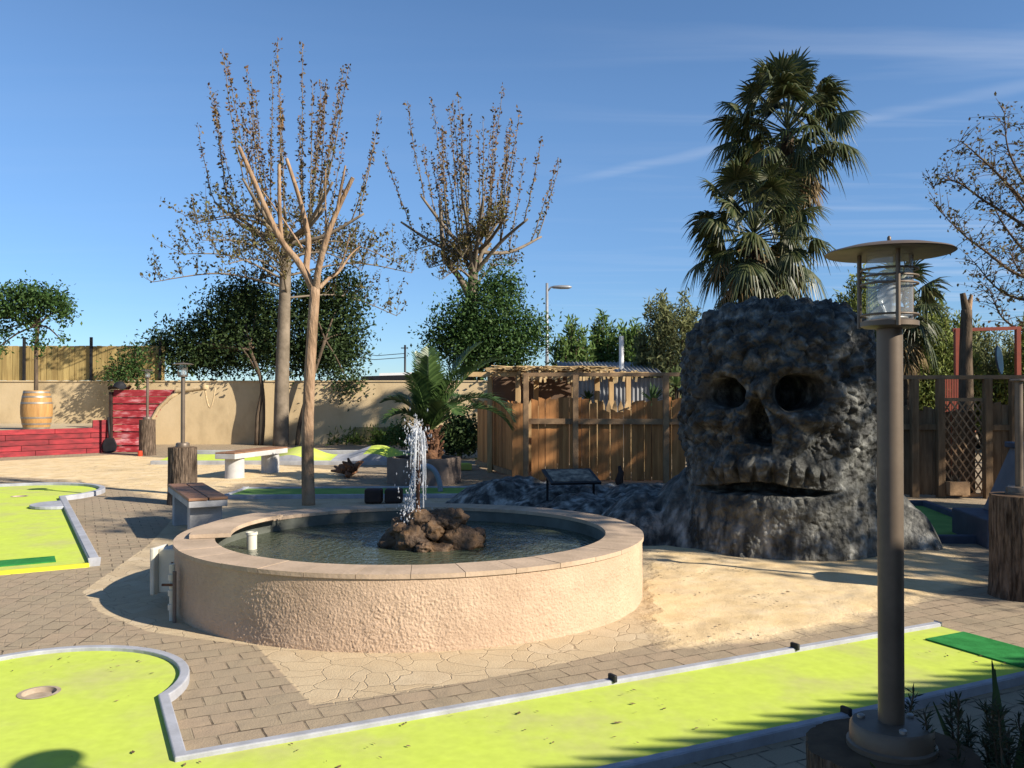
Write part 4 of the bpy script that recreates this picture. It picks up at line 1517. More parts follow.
sh = empty('metal_shed', (2.6, 21.5, 0), 'grey corrugated shed rising behind the thatched pergola', 'shed')
mb = MB()
nx = 120
x0, x1 = 1.45, 3.72
vs, fs = [], []
for k in range(nx):
    x = x0 + (x1 - x0) * k / (nx - 1)
    y = 21.5 + .018 * math.sin(k * 1.15)
    vs += [(x, y, 0), (x, y, 1.98)]
for k in range(nx - 1):
    fs.append((2 * k, 2 * k + 2, 2 * k + 3, 2 * k + 1))
mb.add(vs, fs)
mb.box((2.6, 22.6, .98), (2.2, 2.0, 1.96))
mb.build('wall', m_grey_sheet, sh)
mb = MB()
vs, fs = [], []
for k in range(nx):
    x = 1.2 + (3.75 - 1.2) * k / (nx - 1)
    dz = .018 * math.sin(k * 1.3)
    vs += [(x, 21.25, 2.02 + dz), (x, 23.6, 2.44 + dz)]
for k in range(nx - 1):
    fs.append((2 * k, 2 * k + 2, 2 * k + 3, 2 * k + 1))
mb.add(vs, fs)
mb.build('roof', m_grey_sheet, sh)
MB().tube([P(621.5, 372, 22.5), P(621.5, 336, 22.5)], .065, 12).build('flue_pipe', m_whitewall, sh, True, auto=40)

# pointed pickets glimpsed behind the fence
pk = empty('picket_fence', (.8, 16.6, 0), 'row of pale pointed pickets glimpsed over the red-brown fence', 'fence')
mb = MB()
for k in range(26):
    x = .35 + k * .115
    vs = []
    for yy in (16.58, 16.6):
        for xx, z in ((-.045, .1), (.045, .1), (.045, 1.33), (0, 1.47), (-.045, 1.33)):
            vs.append((x + xx, yy, z))
    mb.add(vs, [(0, 1, 2, 3, 4), (9, 8, 7, 6, 5)] + [(j, j + 5, (j + 1) % 5 + 5, (j + 1) % 5) for j in range(5)])
mb.build('pickets', m_wood_pale, pk)
MB().box((1.8, 16.62, 1.2), (3.0, .03, .07)).build('rail', m_wood_pale, pk)


# ------------------------------------------------------------------ ship, barrel
shp = empty('pirate_ship', (-11, 22.6, 0), 'red painted wooden pirate ship hull with raised bow along the wall', 'play ship')
h0, h1 = Vector((-15.2, 18.9)), Vector((-10.72, 23.45))
dS = (h1 - h0).normalized()
mb = MB()
aS = math.atan2(dS.y, dS.x)
for k in range(5):
    z = .07 + k * .137
    t = 0
    while t < (h1 - h0).length:
        l = random.uniform(1.1, 2.2)
        l = min(l, (h1 - h0).length - t)
        q = h0 + dS * (t + l / 2)
        mb.box((q.x, q.y, z), (l - .012, .05 + random.uniform(0, .016), .124), aS, random.uniform(-.05, .02))
        t += l
mb.box((*(h1 - dS * .28), .78), (.55, .05, .20), aS)
mb.build('hull', m_redship_low, shp)
# deck behind the hull
MB().prism([(-18, 22.0 - 6), (-15.3, 18.95), (-10.75, 23.5), (-12.4, 26.95), (-18, 26.95)], .0, .66).build('deck', M('deck_concrete', (.46, .37, .24), (.36, .29, .18), scale=2, rough=.95), shp)
mb = MB()
rows = 9
for k in range(rows):
    z = .10 + k * .187
    xr = np.interp(z, [0, .5, .75, 1.0, 1.25, 1.5, 1.8], [-9.75, -9.85, -9.78, -9.62, -9.45, -9.18, -8.95])
    xl = -10.72 + .02 * random.random()
    mb.box(((xl + xr) / 2, 23.42 - .02 * (k % 2), z), (xr - xl, .10, .172), 0, R(-7) + random.uniform(-.03, .03))
    mb.box(((xl + xr) / 2 - .1, 23.95 + .02 * (k % 2), z), (xr - xl, .08, .172), R(-20))
mb.build('bow', m_redship, shp)
stem = [(-9.72, 23.36, .55), (-9.66, 23.36, .9), (-9.48, 23.36, 1.2), (-9.18, 23.36, 1.48), (-8.85, 23.36, 1.68)]
MB().tube(stem, .055, 8).build('stem', m_rope, shp, True)
MB().tube([(-9.0, 23.36, 1.66), (-8.2, 23.3, 1.74)], [.085, .06], 10).build('bowsprit', m_rope, shp, True, auto=40)
MB().lathe([(.09, 0), (.10, .05), (.09, .12)], 12, (-8.22, 23.3, 1.70)).build('bowsprit_knob', m_rope, shp, True, auto=40)
rp_ = [(-8.22 + .27 * t, 23.3, 1.72 - .52 * math.sin(math.pi * t) ** .8 + .02 * t) for t in np.linspace(0, 1, 30)]
MB().tube(rp_, .022, 6).build('rope', m_rope, shp, True)
MB().box((-10.76, 23.36, .82), (.09, .10, 1.62)).build('end_post', m_dkbrown, shp, bevel=.01)
hat = empty('pirate_hat', (-10.62, 23.4, 1.70), 'black pirate hat shape on top of the red bow', 'hat')
hx0, hz0 = -10.55, 1.68
n = 28
br_ = MB()
vs = []
for rr_k, zz_k in ((.30, 0), (.20, .03), (.15, .16), (.08, .22), (.001, .23)):
    for k in range(n):
        a = 2 * math.pi * k / n
        lift = .11 * abs(math.cos(a * 1.5)) if rr_k == .30 else 0
        vs.append((hx0 + rr_k * math.cos(a), 23.4 + rr_k * .8 * math.sin(a), hz0 + zz_k + lift))
fs = []
for q in range(4):
    for k in range(n):
        fs.append((q * n + k, q * n + (k + 1) % n, (q + 1) * n + (k + 1) % n, (q + 1) * n + k))
br_.add(vs, fs).build('hat_felt', m_black, hat, True)
sp_ = empty('black_spade', (-10.72, 23.2, 0), 'black spade shape leaning at the foot of the red bow', 'spade')
MB().tube([(-10.72, 23.2, .3), (-10.80, 23.28, .95)], .03, 8).build('handle', m_black, sp_, True)
bl = MB()
bl.prism([(.0, .0), (.16, .05), (.20, .2), (.12, .38), (0, .42), (-.12, .38), (-.20, .2), (-.16, .05)], 0, .05)
bl.v = [(-10.72 + x, 23.17 + z, y + .0) for x, y, z in bl.v]
bl.build('blade', m_black, sp_, bevel=.01)
o = MB().lathe([(.05, 0), (.06, .02), (.055, .13), (.045, .14)], 14, (G(142, 456)[0], G(142, 456)[1] - .1, 0)).build('red_pot', flat('red_plastic', (.55, .05, .02), .4), None, True, auto=40)
tag(o, 'small orange-red pot at the foot of the stump by the ship', 'pot')

bar = empty('wine_barrel', (-12.32, 22.55, .665), 'upright oak wine barrel with metal hoops on the ship deck', 'barrel')
pb = [(.30, 0), (.345, .18), (.375, .40), (.375, .60), (.345, .80), (.30, 1.0)]
bz = .665
MB().lathe([(r, z + bz) for r, z in pb] + [(.28, 1.0 + bz), (.27, .97 + bz)], 40, (-12.32, 22.55, 0)).build('staves', m_barrel, bar, True, auto=40)
for z in (.03, .14, .30, .68, .84, .955):
    r0 = np.interp(z - .022, [a[1] for a in pb], [a[0] for a in pb]) + .006
    r1 = np.interp(z + .022, [a[1] for a in pb], [a[0] for a in pb]) + .006
    MB().lathe([(r0 - .01, z - .024 + bz), (r0, z - .022 + bz), (r1, z + .022 + bz), (r1 - .01, z + .024 + bz)], 40, (-12.32, 22.55, 0), closed=False).build('hoop', m_hoop, bar, True, auto=40)

# ------------------------------------------------------------------ planter with date palm
pln = empty('hexagonal_planter', (-1.55, 15.4, 0), 'low hexagonal brown-grey concrete planter behind the fountain', 'planter')
hexo = [(-1.55 + .66 * math.cos(R(60 * k + 12)), 15.4 + .66 * math.sin(R(60 * k + 12))) for k in range(6)]
hexi = [(-1.55 + .58 * math.cos(R(60 * k + 12)), 15.4 + .58 * math.sin(R(60 * k + 12))) for k in range(6)]
mb = MB()
vs = [(x, y, 0) for x, y in hexo] + [(x, y, .47) for x, y in hexo] + [(x, y, .47) for x, y in hexi] + [(x, y, .38) for x, y in hexi]
fs = []
for q in range(3):
    for k in range(6):
        fs.append((q * 6 + k, q * 6 + (k + 1) % 6, (q + 1) * 6 + (k + 1) % 6, (q + 1) * 6 + k))
mb.add(vs, fs).build('wall', m_planter, pln, bevel=.012)
sheet(hexi, .40).build('soil', m_soil, pln)


def pinnate(root, origin, az, el, length, droop, mat, lw=.36, name='frond', seg=32):
    o = Vector(origin)
    d = Vector((math.cos(az) * math.cos(el), math.sin(az) * math.cos(el), math.sin(el)))
    pts_, dirs = [o.copy()], [d.copy()]
    st = length / seg
    for k in range(seg):
        d = (d + Vector((0, 0, -droop * (k + 3) / seg * .1))).normalized()
        o = o + d * st
        pts_.append(o.copy()); dirs.append(d.copy())
    mb = MB()
    mb.tube(pts_, [.022 * (1 - .85 * k / seg) for k in range(seg + 1)], 5)
    side = dirs[0].cross(Vector((0, 0, 1))).normalized()
    for k in range(2, seg + 1):
        for sub in (0, .5):
            p = pts_[k - 1].lerp(pts_[k], sub)
            t = (k - 1 + sub) / seg
            ll = lw * (math.sin(math.pi * min(1, .12 + t * .88)) ** .6 + .08) * random.uniform(.85, 1.1)
            n = side.cross(dirs[k]).normalized()
            for s_ in (-1, 1):
                dd = (side * s_ * .78 + dirs[k] * .65 + n * (.30 + random.uniform(-.1, .12))).normalized()
                tip = p + dd * ll + Vector((0, 0, -.16 * ll))
                wv = dirs[k] * .017
                m1 = p + dd * ll * .5
                mb.add([p - wv * .5, m1 - wv, tip, m1 + wv, p + wv * .5], [(0, 1, 2, 3, 4)])
    return mb.build(name, mat, root)


dp = empty('date_palm', (-1.45, 15.4, .40), 'young date palm with arching feathery fronds in the hexagonal planter', 'palm')
m_dptrunk = M('date_palm_trunk', (.20, .10, .05), (.10, .05, .03), scale=8, rough=.95, bump=1, bscale=15, bdist=.04)
MB().lathe([(.19, .38), (.17, .55), (.15, .75), (.10, .95)], 18, (-1.45, 15.4, 0), .08).build('trunk', m_dptrunk, dp, True)
tb = MB()
for k in range(60):
    a = random.uniform(0, 6.28); z = random.uniform(.42, .92)
    tb.bar((-1.45 + .14 * math.cos(a), 15.4 + .14 * math.sin(a), z), (-1.45 + .25 * math.cos(a), 15.4 + .25 * math.sin(a), z + .13), .05, .02)
tb.build('frond_stubs', m_dptrunk, dp)
org = (-1.47, 15.4, .92)
for az, el, ln_, dr_k in ((-.05, 62, 2.15, .85), (-.25, 50, 1.95, 1.35), (.3, 70, 1.9, .6), (1.7, 84, 1.5, .3), (2.6, 80, 1.45, .35), (-1.5, 80, 1.35, .4), (-.5, 66, 1.6, .8), (3.2, 60, 1.1, 1.0), (-2.6, 48, 1.0, 1.1), (-1.0, 52, 1.3, 1.1), (.9, 52, 1.6, 1.1), (2.2, 55, 1.4, 1.0), (0.12, 40, 1.75, 1.15), (-2.0, 70, 1.2, .6)):
    pinnate(dp, org, az, R(el), ln_, dr_k, lf_date, .42)

# driftwood root
dw = empty('driftwood', (-3.1, 16.1, 0), 'gnarled reddish-brown tree root lying by the far lane', 'driftwood')
mb = MB()
c0 = Vector((*G(347, 477), .14))
for k in range(22):
    a = random.uniform(0, 6.28); e_ = random.uniform(-.2, 1.1)
    d = Vector((math.cos(a) * math.cos(e_), math.sin(a) * math.cos(e_), math.sin(e_) * .8))
    p = c0 + Vector((random.uniform(-.16, .16), random.uniform(-.1, .1), random.uniform(-.06, .05)))
    l = random.uniform(.12, .36)
    pts_ = [p, p + d * l * .5 + Vector((random.uniform(-.04, .04), 0, random.uniform(-.03, .05))), p + d * l]
    pts_ = [Vector((q.x, q.y, max(q.z, .03))) for q in pts_]
    mb.tube(pts_, [.075, .05, .02], 7)
mb.build('root', M('red_brown_root', (.25, .12, .06), (.10, .05, .03), scale=8, rough=.9, bump=.6), dw, True)

# ------------------------------------------------------------------ trees
def tree_root(name, base, label, cat='tree', group=None):
    return empty(name, base, label, cat, group)


def ptube(pts, r, n=8):
    return MB().tube(pts, r, n)


def smoothpath(pts, sub=4):
    pts = [Vector(p) for p in pts]
    out = []
    for k in range(len(pts) - 1):
        p0, p1, p2, p3_ = pts[max(0, k - 1)], pts[k], pts[k + 1], pts[min(len(pts) - 1, k + 2)]
        for j in range(sub):
            t = j / sub
            out.append(.5 * ((2 * p1) + (p2 - p0) * t + (2 * p0 - 5 * p1 + 4 * p2 - p3_) * t * t + (3 * p1 - p0 - 3 * p2 + p3_) * t ** 3))
    out.append(pts[-1])
    return out


def lerp_r(n, a, b):
    return [a + (b - a) * k / (n - 1) for k in range(n)]


# pollarded bare tree in the middle
Yp = 12.4
t1r = tree_root('pollarded_tree', (*G(309, 505), 0), 'bare tan pollarded tree with cut limbs behind the fountain')
tp = smoothpath([P(309, 507, Yp), P(308, 470, Yp), P(308, 420, Yp), P(311, 350, Yp), P(315, 287, Yp)], 5)
MB().tube(tp, lerp_r(len(tp), .094, .070), 14).build('trunk', m_trunk_tan, t1r, True)
lim = [([(315, 290, 0), (298, 262, -.05), (282, 242, -.1), (266, 210, -.15), (250, 172, -.15), (238, 146, -.2)], .075, .038),
       ([(281, 241, -.1), (279, 205, -.05), (278.5, 164, 0)], .045, .035),
       ([(313, 290, 0), (306, 271, .1), (308, 239, .2), (300, 202, .3), (286, 158, .35)], .078, .036),
       ([(307, 232, .2), (301, 205, .1), (294, 182, 0)], .04, .028),
       ([(316, 290, 0), (318, 270, -.1), (326, 239, -.2), (337, 210, -.2), (352.5, 177, -.3)], .072, .042),
       ([(336, 214, -.2), (340, 190, -.3), (345, 165, -.3)], .03, .018),
       ([(326, 238, -.2), (325, 200, -.1), (325, 169, 0)], .022, .013),
       ([(319, 288, 0), (328, 279, .1), (339, 271, .2), (350, 255, .3), (360, 246, .4)], .045, .012),
       ([(302, 248, 0), (282, 218, .1), (260, 188, .2)], .022, .012),
       ([(333, 275, .1), (342, 262, 0), (350, 232, 0)], .02, .008)]
for pts_, r0, r1 in lim:
    q = smoothpath([P(a, b_, Yp + c) for a, b_, c in pts_], 5)
    MB().tube(q, lerp_r(len(q), r0 * .74, r1 * .68), 10).build('limb', m_trunk_tan, t1r, True, auto=60)


def shoot_tree(root, trunk, r0, r1, C, nl, spread, Lmax, mats, bark, side_n=14, side_len=3.0, leafs=.085, dens=9, rise=1.0, low=-.5, nshoot=48):
    """trunk + limbs + upright leafy shoots + loose side branches"""
    C = Vector(C)
    tp_ = smoothpath(trunk, 6)
    MB().tube(tp_, lerp_r(len(tp_), r0, r1), 14).build('trunk', bark, root, True)
    br = MB()
    hi_pts, hi_dir, lo_pts, lo_dir = [], [], [], []
    starts = []
    for k in range(nl):
        a = 2 * math.pi * (k + random.uniform(-.3, .3)) / nl
        rad = spread * random.uniform(.35, 1)
        e_ = C + Vector((math.cos(a) * rad, math.sin(a) * rad, rise * random.uniform(.5, 1.5)))
        m_ = C.lerp(e_, .5) + Vector((0, 0, -.12 * rad))
        pth = smoothpath([C + Vector((0, 0, random.uniform(-1.0, .1))), m_, e_], 5)
        br.tube(pth, lerp_r(len(pth), r1 * .55, .035), 7)
        for q in pth[3:]:
            starts.append((q, a, (Vector((q.x, q.y)) - Vector((C.x, C.y))).length))
    for k in range(nshoot):
        s0, a, rad = starts[(k * len(starts) // nshoot + random.randint(0, 3)) % len(starts)]
        f_ = rad / spread
        L_ = Lmax * (1 - .55 * min(1, f_) ** 1.3) * random.uniform(.5, 1.0)
        d = Vector((math.cos(a) * .25 * f_ + random.uniform(-.08, .08), math.sin(a) * .25 * f_ + random.uniform(-.08, .08), 1)).normalized()
        curve = Vector((math.cos(a), math.sin(a), 0)) * (.30 * f_)
        pth = []
        ns = 9
        for j in range(ns):
            t = j / (ns - 1)
            pth.append(s0 + d * (L_ * t) + curve * (math.sin(t * math.pi / 2) * .9) + Vector((random.uniform(-.02, .02), random.uniform(-.02, .02), 0)))
        br.tube(pth, lerp_r(ns, .022, .008), 4)
        nlv = int(L_ * dens)
        for j in range(nlv):
            t = .06 + .94 * random.random()
            i = min(ns - 2, int(t * (ns - 1)))
            p = pth[i].lerp(pth[i + 1], t * (ns - 1) - i) + Vector((random.gauss(0, .038), random.gauss(0, .038), random.gauss(0, .03)))
            if t < .40 and random.random() < .7:
                lo_pts.append(p)
            else:
                hi_pts.append(p)
    for k in range(side_n):
        a = random.uniform(0, 2 * math.pi)
        L_ = side_len * random.uniform(.5, 1)
        s0 = C + Vector((0, 0, random.uniform(low * 3.2, .4)))
        e_ = s0 + Vector((math.cos(a) * L_, math.sin(a) * L_, random.uniform(-.4, 1.0)))
        m_ = s0.lerp(e_, .5) + Vector((0, 0, .35))
        pth = smoothpath([s0, m_, e_], 6)
        br.tube(pth, lerp_r(len(pth), .04, .010), 5)
        for q in pth[3:]:
            for j in range(2):
                L2 = random.uniform(.35, 1.25)
                dd = Vector((random.gauss(math.cos(a) * .3, .35), random.gauss(math.sin(a) * .3, .35), random.uniform(.25, 1.3))).normalized() * L2
                br.tube([q, q + dd * .5 + Vector((0, 0, -.03)), q + dd], [.011, .008, .004], 3, False)
                for i in range(int(dens * .62 * L2)):
                    lo_pts.append(q + dd * random.uniform(.1, 1) + Vector((random.gauss(0, .05), random.gauss(0, .05), random.gauss(0, .04))))
    br.build('branches', bark, root, True)
    for nm, pp_, mt in (('shoot_leaves', hi_pts, mats[0]), ('inner_leaves', lo_pts, mats[1])):
        v_, f_ = leaves(np.array([tuple(q) for q in pp_]), leafs, .4, .55, .3)
        npmesh(nm, v_, f_, mt, root)


Yt = 26.35
t2 = tree_root('plane_tree', P(281, 446, Yt), 'tall thick-trunked tree with upright russet shoots before the beige wall')
shoot_tree(t2, [P(281, 447, Yt), P(282, 380, Yt), P(284, 310, Yt), P(286, 245, Yt)], .24, .15, P(287, 238, Yt), 13, 2.9, 6.3, (lf_russet, lf_gold), m_trunk_gray, 17, 3.8, .11, 30, 1.0, -.6, 38)
Yt = 29.0
t3 = tree_root('plane_tree', (P(468, 380, Yt).x, Yt, 0), 'tree with upright ochre shoots above the dark evergreen near the street light')
shoot_tree(t3, [(P(468, 380, Yt).x, Yt, 0), P(470, 350, Yt), P(472, 300, Yt), P(474, 255, Yt)], .26, .15, P(474, 250, Yt), 13, 2.6, 5.7, (lf_russet, lf_gold), m_trunk_gray, 10, 2.6, .11, 30, 1.0, -.4, 36)
q = smoothpath([P(473, 305, Yt), P(460, 278, Yt), P(444, 255, Yt), P(440, 200, Yt)], 5)
MB().tube(q, lerp_r(len(q), .14, .05), 10).build('limb', m_trunk_gray, t3, True)


def evergreen(name, label, stems, clumps, n, size, lm, bark, twig=.25, per=12, group=None, cat='tree', wd=.5, shell=.3):
    b0 = Vector(stems[0][0][0])
    root = tree_root(name, b0, label, cat, group)
    tr_ = MB()
    for pts_, r0, r1 in stems:
        q = smoothpath(pts_, 4)
        tr_.tube(q, lerp_r(len(q), r0, r1), 9)
    tr_.build('trunk', bark, root, True)
    cl = [(*P(a, b_, Y), rx * Y / F, rx * Y / F * .9, ry * Y / F) for a, b_, Y, rx, ry in clumps]
    br = MB()
    top = Vector(stems[0][0][-1])
    for c in cl:
        e_ = Vector(c[:3])
        br.tube(smoothpath([top, top.lerp(e_, .5) + Vector((0, 0, .1)), e_], 3), lerp_r(7, stems[0][2] * .7, .015), 5)
    br.build('branches', bark, root, True)
    pp_ = clump_points(cl, n, twig, per, shell)
    v_, f_ = leaves(pp_, size, .4, wd, .2)
    npmesh('crown', v_, f_, lm, root)
    return root


Ye = 26.55
Yc = 27.7
evergreen('evergreen_tree', 'dark round evergreen left of the thick russet tree', [([P(257, 446, Ye), P(258, 415, Ye), P(262, 385, Ye), P(250, 350, Ye)], .075, .05), ([P(262, 446, Ye), P(264, 418, Ye), P(261, 380, Ye), P(240, 345, Ye)], .05, .03)],
          [(180, 352, Yc, 30, 22), (205, 338, Yc + .3, 34, 28), (235, 316, Yc, 34, 32), (258, 303, Yc, 26, 22), (250, 348, Yc - .3, 36, 28), (215, 358, Yc, 34, 18), (275, 338, Yc, 24, 34), (160, 344, Yc, 14, 9), (240, 295, Yc, 24, 14)], 25000, .115, lf_ever, m_trunk_dark)
Ye = 26.6
evergreen('evergreen_tree', 'dark evergreen right of the thick russet tree trunk', [([P(297, 447, Ye), P(301, 418, Ye), P(312, 380, Ye), P(325, 340, Ye)], .07, .05)],
          [(318, 330, Yc, 28, 42), (342, 298, Yc, 24, 30), (330, 353, Yc, 32, 24), (308, 300, Yc, 20, 24), (352, 335, Yc, 14, 24), (348, 383, Yc - .7, 15, 12), (300, 358, Yc, 20, 20)], 19000, .115, lf_ever, m_trunk_dark)
Ye = 27.9
evergreen('evergreen_tree', 'glossy evergreen below the ochre-shooted tree beside the street light', [([(P(480, 380, Ye).x, Ye, 0), P(480, 380, Ye), P(485, 350, Ye), P(487, 320, Ye)], .11, .06)],
          [(487, 315, Ye, 38, 34), (470, 342, Ye, 40, 24), (512, 340, Ye, 34, 26), (500, 290, Ye, 22, 22), (455, 325, Ye, 24, 20), (532, 330, Ye, 18, 18), (490, 362, Ye, 42, 14), (440, 345, Ye, 16, 16)], 21000, .115, lf_ever2, m_trunk_dark)
Yl = 23.6
evergreen('small_tree', 'small broad-leaved tree behind the wine barrel', [([(P(36, 400, Yl).x, Yl, .6), P(36, 375, Yl), P(36, 345, Yl), P(38, 325, Yl)], .06, .045)],
          [(6, 303, Yl, 20, 15), (44, 300, Yl, 22, 12), (61, 311, Yl, 10, 13), (28, 317, Yl, 14, 8), (38, 340, Yl, 6, 16), (-18, 318, Yl, 18, 20), (2, 331, Yl, 9, 7), (25, 293, Yl, 16, 8), (60, 339, Yl, 5, 5), (-5, 350, Yl, 10, 6)], 8500, .10, lf_ever2, m_trunk_dark, .14, 14)
Yl = 26.3
evergreen('wall_shrub', 'straggly shrub against the yellow plank fence behind the ship bow', [([(P(140, 440, Yl).x, Yl, 0), P(140, 400, Yl), P(137, 380, Yl)], .04, .03)],
          [(125, 368, Yl, 20, 16), (140, 372, Yl, 14, 18), (115, 375, Yl, 14, 8), (135, 352, Yl, 14, 8)], 1500, .10, lf_ever2, m_trunk_dark, .16, 7, cat='shrub', shell=.1)
Yl = 21.0
evergreen('round_bush', 'dense dark round bush behind the date palm', [([(*G(460, 459), 0), P(460, 445, Yl), P(459, 436, Yl)], .05, .04)],
          [(459, 433, Yl, 18, 20), (468, 440, Yl, 12, 14), (449, 440, Yl, 12, 14)], 3800, .10, lf_ever, m_trunk_dark, .10, 12, cat='bush')
Yl = 23.5
evergreen('small_shrub', 'thin leafy shrub at the wall foot left of the date palm', [([(*G(402, 452), 0), P(402, 440, Yl), P(402, 432, Yl)], .02, .012)],
          [(402, 432, Yl, 13, 14), (410, 440, Yl, 10, 10)], 700, .10, lf_ever2, m_trunk_dark, .12, 8, cat='shrub', shell=.1)
# weeds along the wall foot
wp = np.array([(P(px, 0, 26.6).x + random.gauss(0, .12), 26.6 + random.gauss(0, .15), abs(random.gauss(0, .22))) for px in [random.choice([350, 356, 372, 380, 384, 388, 392, 335, 412]) for _ in range(650)]])
v_, f_ = leaves(wp, .16, .5, .22, 1.2)
setting(npmesh('wall_weeds', v_, f_, lf_weed), 'stuff')

# sparse tree entering from the right
Yr = 19.0
t6 = tree_root('sparse_tree', (P(1075, 400, Yr).x, Yr, 0), 'thinly leaved tree reaching in at the right edge of the sky')
tp = smoothpath([(P(1075, 400, Yr).x, Yr, 0), P(1072, 350, Yr), P(1062, 270, Yr), P(1050, 220, Yr)], 5)
MB().tube(tp, lerp_r(len(tp), .2, .11), 10).build('trunk', m_trunk_dark, t6, True)
br = MB()
lp_ = []
for pts_ in ([(1055, 250), (1020, 222), (985, 200), (955, 180), (934, 186)], [(1052, 230), (1030, 190), (1010, 150), (1006, 112)], [(1060, 280), (1020, 275), (985, 250), (965, 235), (940, 210)],
             [(1060, 290), (1030, 300), (1000, 290), (975, 262)], [(1050, 225), (1035, 160), (1030, 120)], [(1062, 300), (1035, 330), (1005, 320), (990, 290)], [(1052, 235), (1015, 190), (985, 160), (962, 140)],
             [(1060, 280), (1040, 240), (1020, 200), (990, 165)], [(1058, 270), (1030, 255), (1005, 225), (990, 195)], [(1060, 300), (1040, 285), (1020, 270), (1010, 250)]):
    yo = random.uniform(-1.2, 1.2)
    q = smoothpath([P(a, b_, Yr + yo * k / 3) for k, (a, b_) in enumerate(pts_)], 6)
    br.tube(q, lerp_r(len(q), .045, .008), 6)
    for p in q[4:]:
        for j in range(3):
            d = Vector((random.gauss(0, 1), random.gauss(0, 1), random.uniform(-.5, 1.6))).normalized() * random.uniform(.25, .75)
            br.tube([p, p + d * .5 + Vector((0, 0, .03)), p + d], [.010, .007, .003], 3, False)
            for i in range(5):
                lp_.append(tuple(p + d * random.uniform(.2, 1) + Vector((random.gauss(0, .05), random.gauss(0, .05), random.gauss(0, .05)))))
br.build('branches', m_trunk_dark, t6, True)
v_, f_ = leaves(np.array(lp_), .085, .4, .55)
npmesh('crown', v_, f_, leaf_mat('dull_spring_leaf', [(.10, .10, .05), (.14, .13, .06), (.13, .08, .04), (.08, .09, .04)], .25), t6)


def feathery(name, label, px, Y, px_w, ytop, ybot, lm, n=2600, lsize=.22, group=None, spray=26):
    """upright feathery shrub-tree made of plumes of narrow leaves"""
    x = (px - 512) / F * Y
    root = tree_root(name, (x, Y, 0), label, 'tree', group)
    hw_ = px_w / 2 / F * Y
    z0, z1 = CAM_H - (ybot - HZ) / F * Y, CAM_H - (ytop - HZ) / F * Y
    st = MB()
    pts_, ax = [], []
    for k in range(spray):
        a = random.uniform(0, 6.28); rr_ = hw_ * math.sqrt(random.random())
        bx_, by_ = x + rr_ * math.cos(a), Y + rr_ * .8 * math.sin(a)
        f_ = rr_ / hw_
        top = z0 + (z1 - z0) * (1 - .55 * f_ ** 2) * random.uniform(.6, 1.0)
        p0 = Vector((x + (bx_ - x) * .3, Y + (by_ - Y) * .3, 0))
        p1 = Vector((bx_, by_, top * .55)); p2 = Vector((bx_ + (bx_ - x) * .15, by_, top))
        q = smoothpath([p0, p1, p2], 5)
        st.tube(q, lerp_r(len(q), .035, .006), 4, False)
        for j in range(n // spray):
            t = .22 + .78 * random.random()
            i = min(len(q) - 2, int(t * (len(q) - 1)))
            pp_ = q[i].lerp(q[i + 1], t * (len(q) - 1) - i)
            wdt_ = (.30 if lm is not lf_conifer else .17) * (1.05 - t) + .04
            pts_.append((pp_.x + random.gauss(0, wdt_), pp_.y + random.gauss(0, wdt_), pp_.z + random.gauss(0, .12)))
    st.build('stems', m_trunk_dark, root, True)
    v_, f_ = leaves(np.array(pts_), lsize, .4, .30, .9)
    npmesh('crown', v_, f_, lm, root)


feathery('feathery_tree', 'bluish-green feathery tree right of the street light', 573, 26, 34, 318, 372, lf_conifer, 4200, .18, 'feathery trees behind the shed')
feathery('feathery_tree', 'green feathery tree behind the white flue pipe', 610, 27, 44, 310, 372, lf_conifer, 6500, .18, 'feathery trees behind the shed')
feathery('feathery_tree', 'bright green feathery tree right of the white flue pipe', 640, 26, 36, 318, 375, lf_conifer, 5600, .18, 'feathery trees behind the shed')
feathery('tamarisk_tree', 'pale grey-green airy tree left of the skull top', 674, 23, 64, 276, 385, lf_olivegrey, 17000, .13, 'pale airy trees over the fence', 44)
feathery('tamarisk_tree', 'yellow-green airy tree just behind the closest lamp head', 862, 22, 70, 262, 380, lf_yellowgreen, 17000, .13, 'pale airy trees over the fence', 44)
feathery('tamarisk_tree', 'broad yellow-green tree behind the small fan palm', 925, 24, 86, 288, 400, lf_yellowgreen, 24000, .14, 'pale airy trees over the fence', 54)
feathery('tamarisk_tree', 'grey-green airy tree behind the red playground frame', 990, 25, 100, 318, 405, lf_olivegrey, 20000, .14, 'pale airy trees over the fence', 50)
feathery('tamarisk_tree', 'yellow-green bush partly cut off by the right picture edge', 1050, 23, 80, 300, 400, lf_yellowgreen, 9000, .15, 'pale airy trees over the fence', 40)

# cut trunk at the right
ct = tree_root('cut_tree', (P(966, 400, 14.6).x, 14.6, 0), 'sawn-off forked tree trunk rising above the right fence')
q = smoothpath([(P(966, 400, 14.6).x, 14.6, 0), P(966, 395, 14.6), P(966, 350, 14.6), P(967, 310, 14.6)], 5)
MB().tube(q, lerp_r(len(q), .13, .085), 12).build('trunk', m_trunk_dark, ct, True)
MB().tube([P(967, 313, 14.6), P(965, 303, 14.6), P(963, 293, 14.6)], [.075, .06, .045], 10).build('limb', m_trunk_dark, ct, True, auto=60)
MB().tube([P(968, 313, 14.6), P(970, 303, 14.6), P(972, 295, 14.6)], [.06, .045, .025], 10).build('limb', m_trunk_tan, ct, True, auto=60)

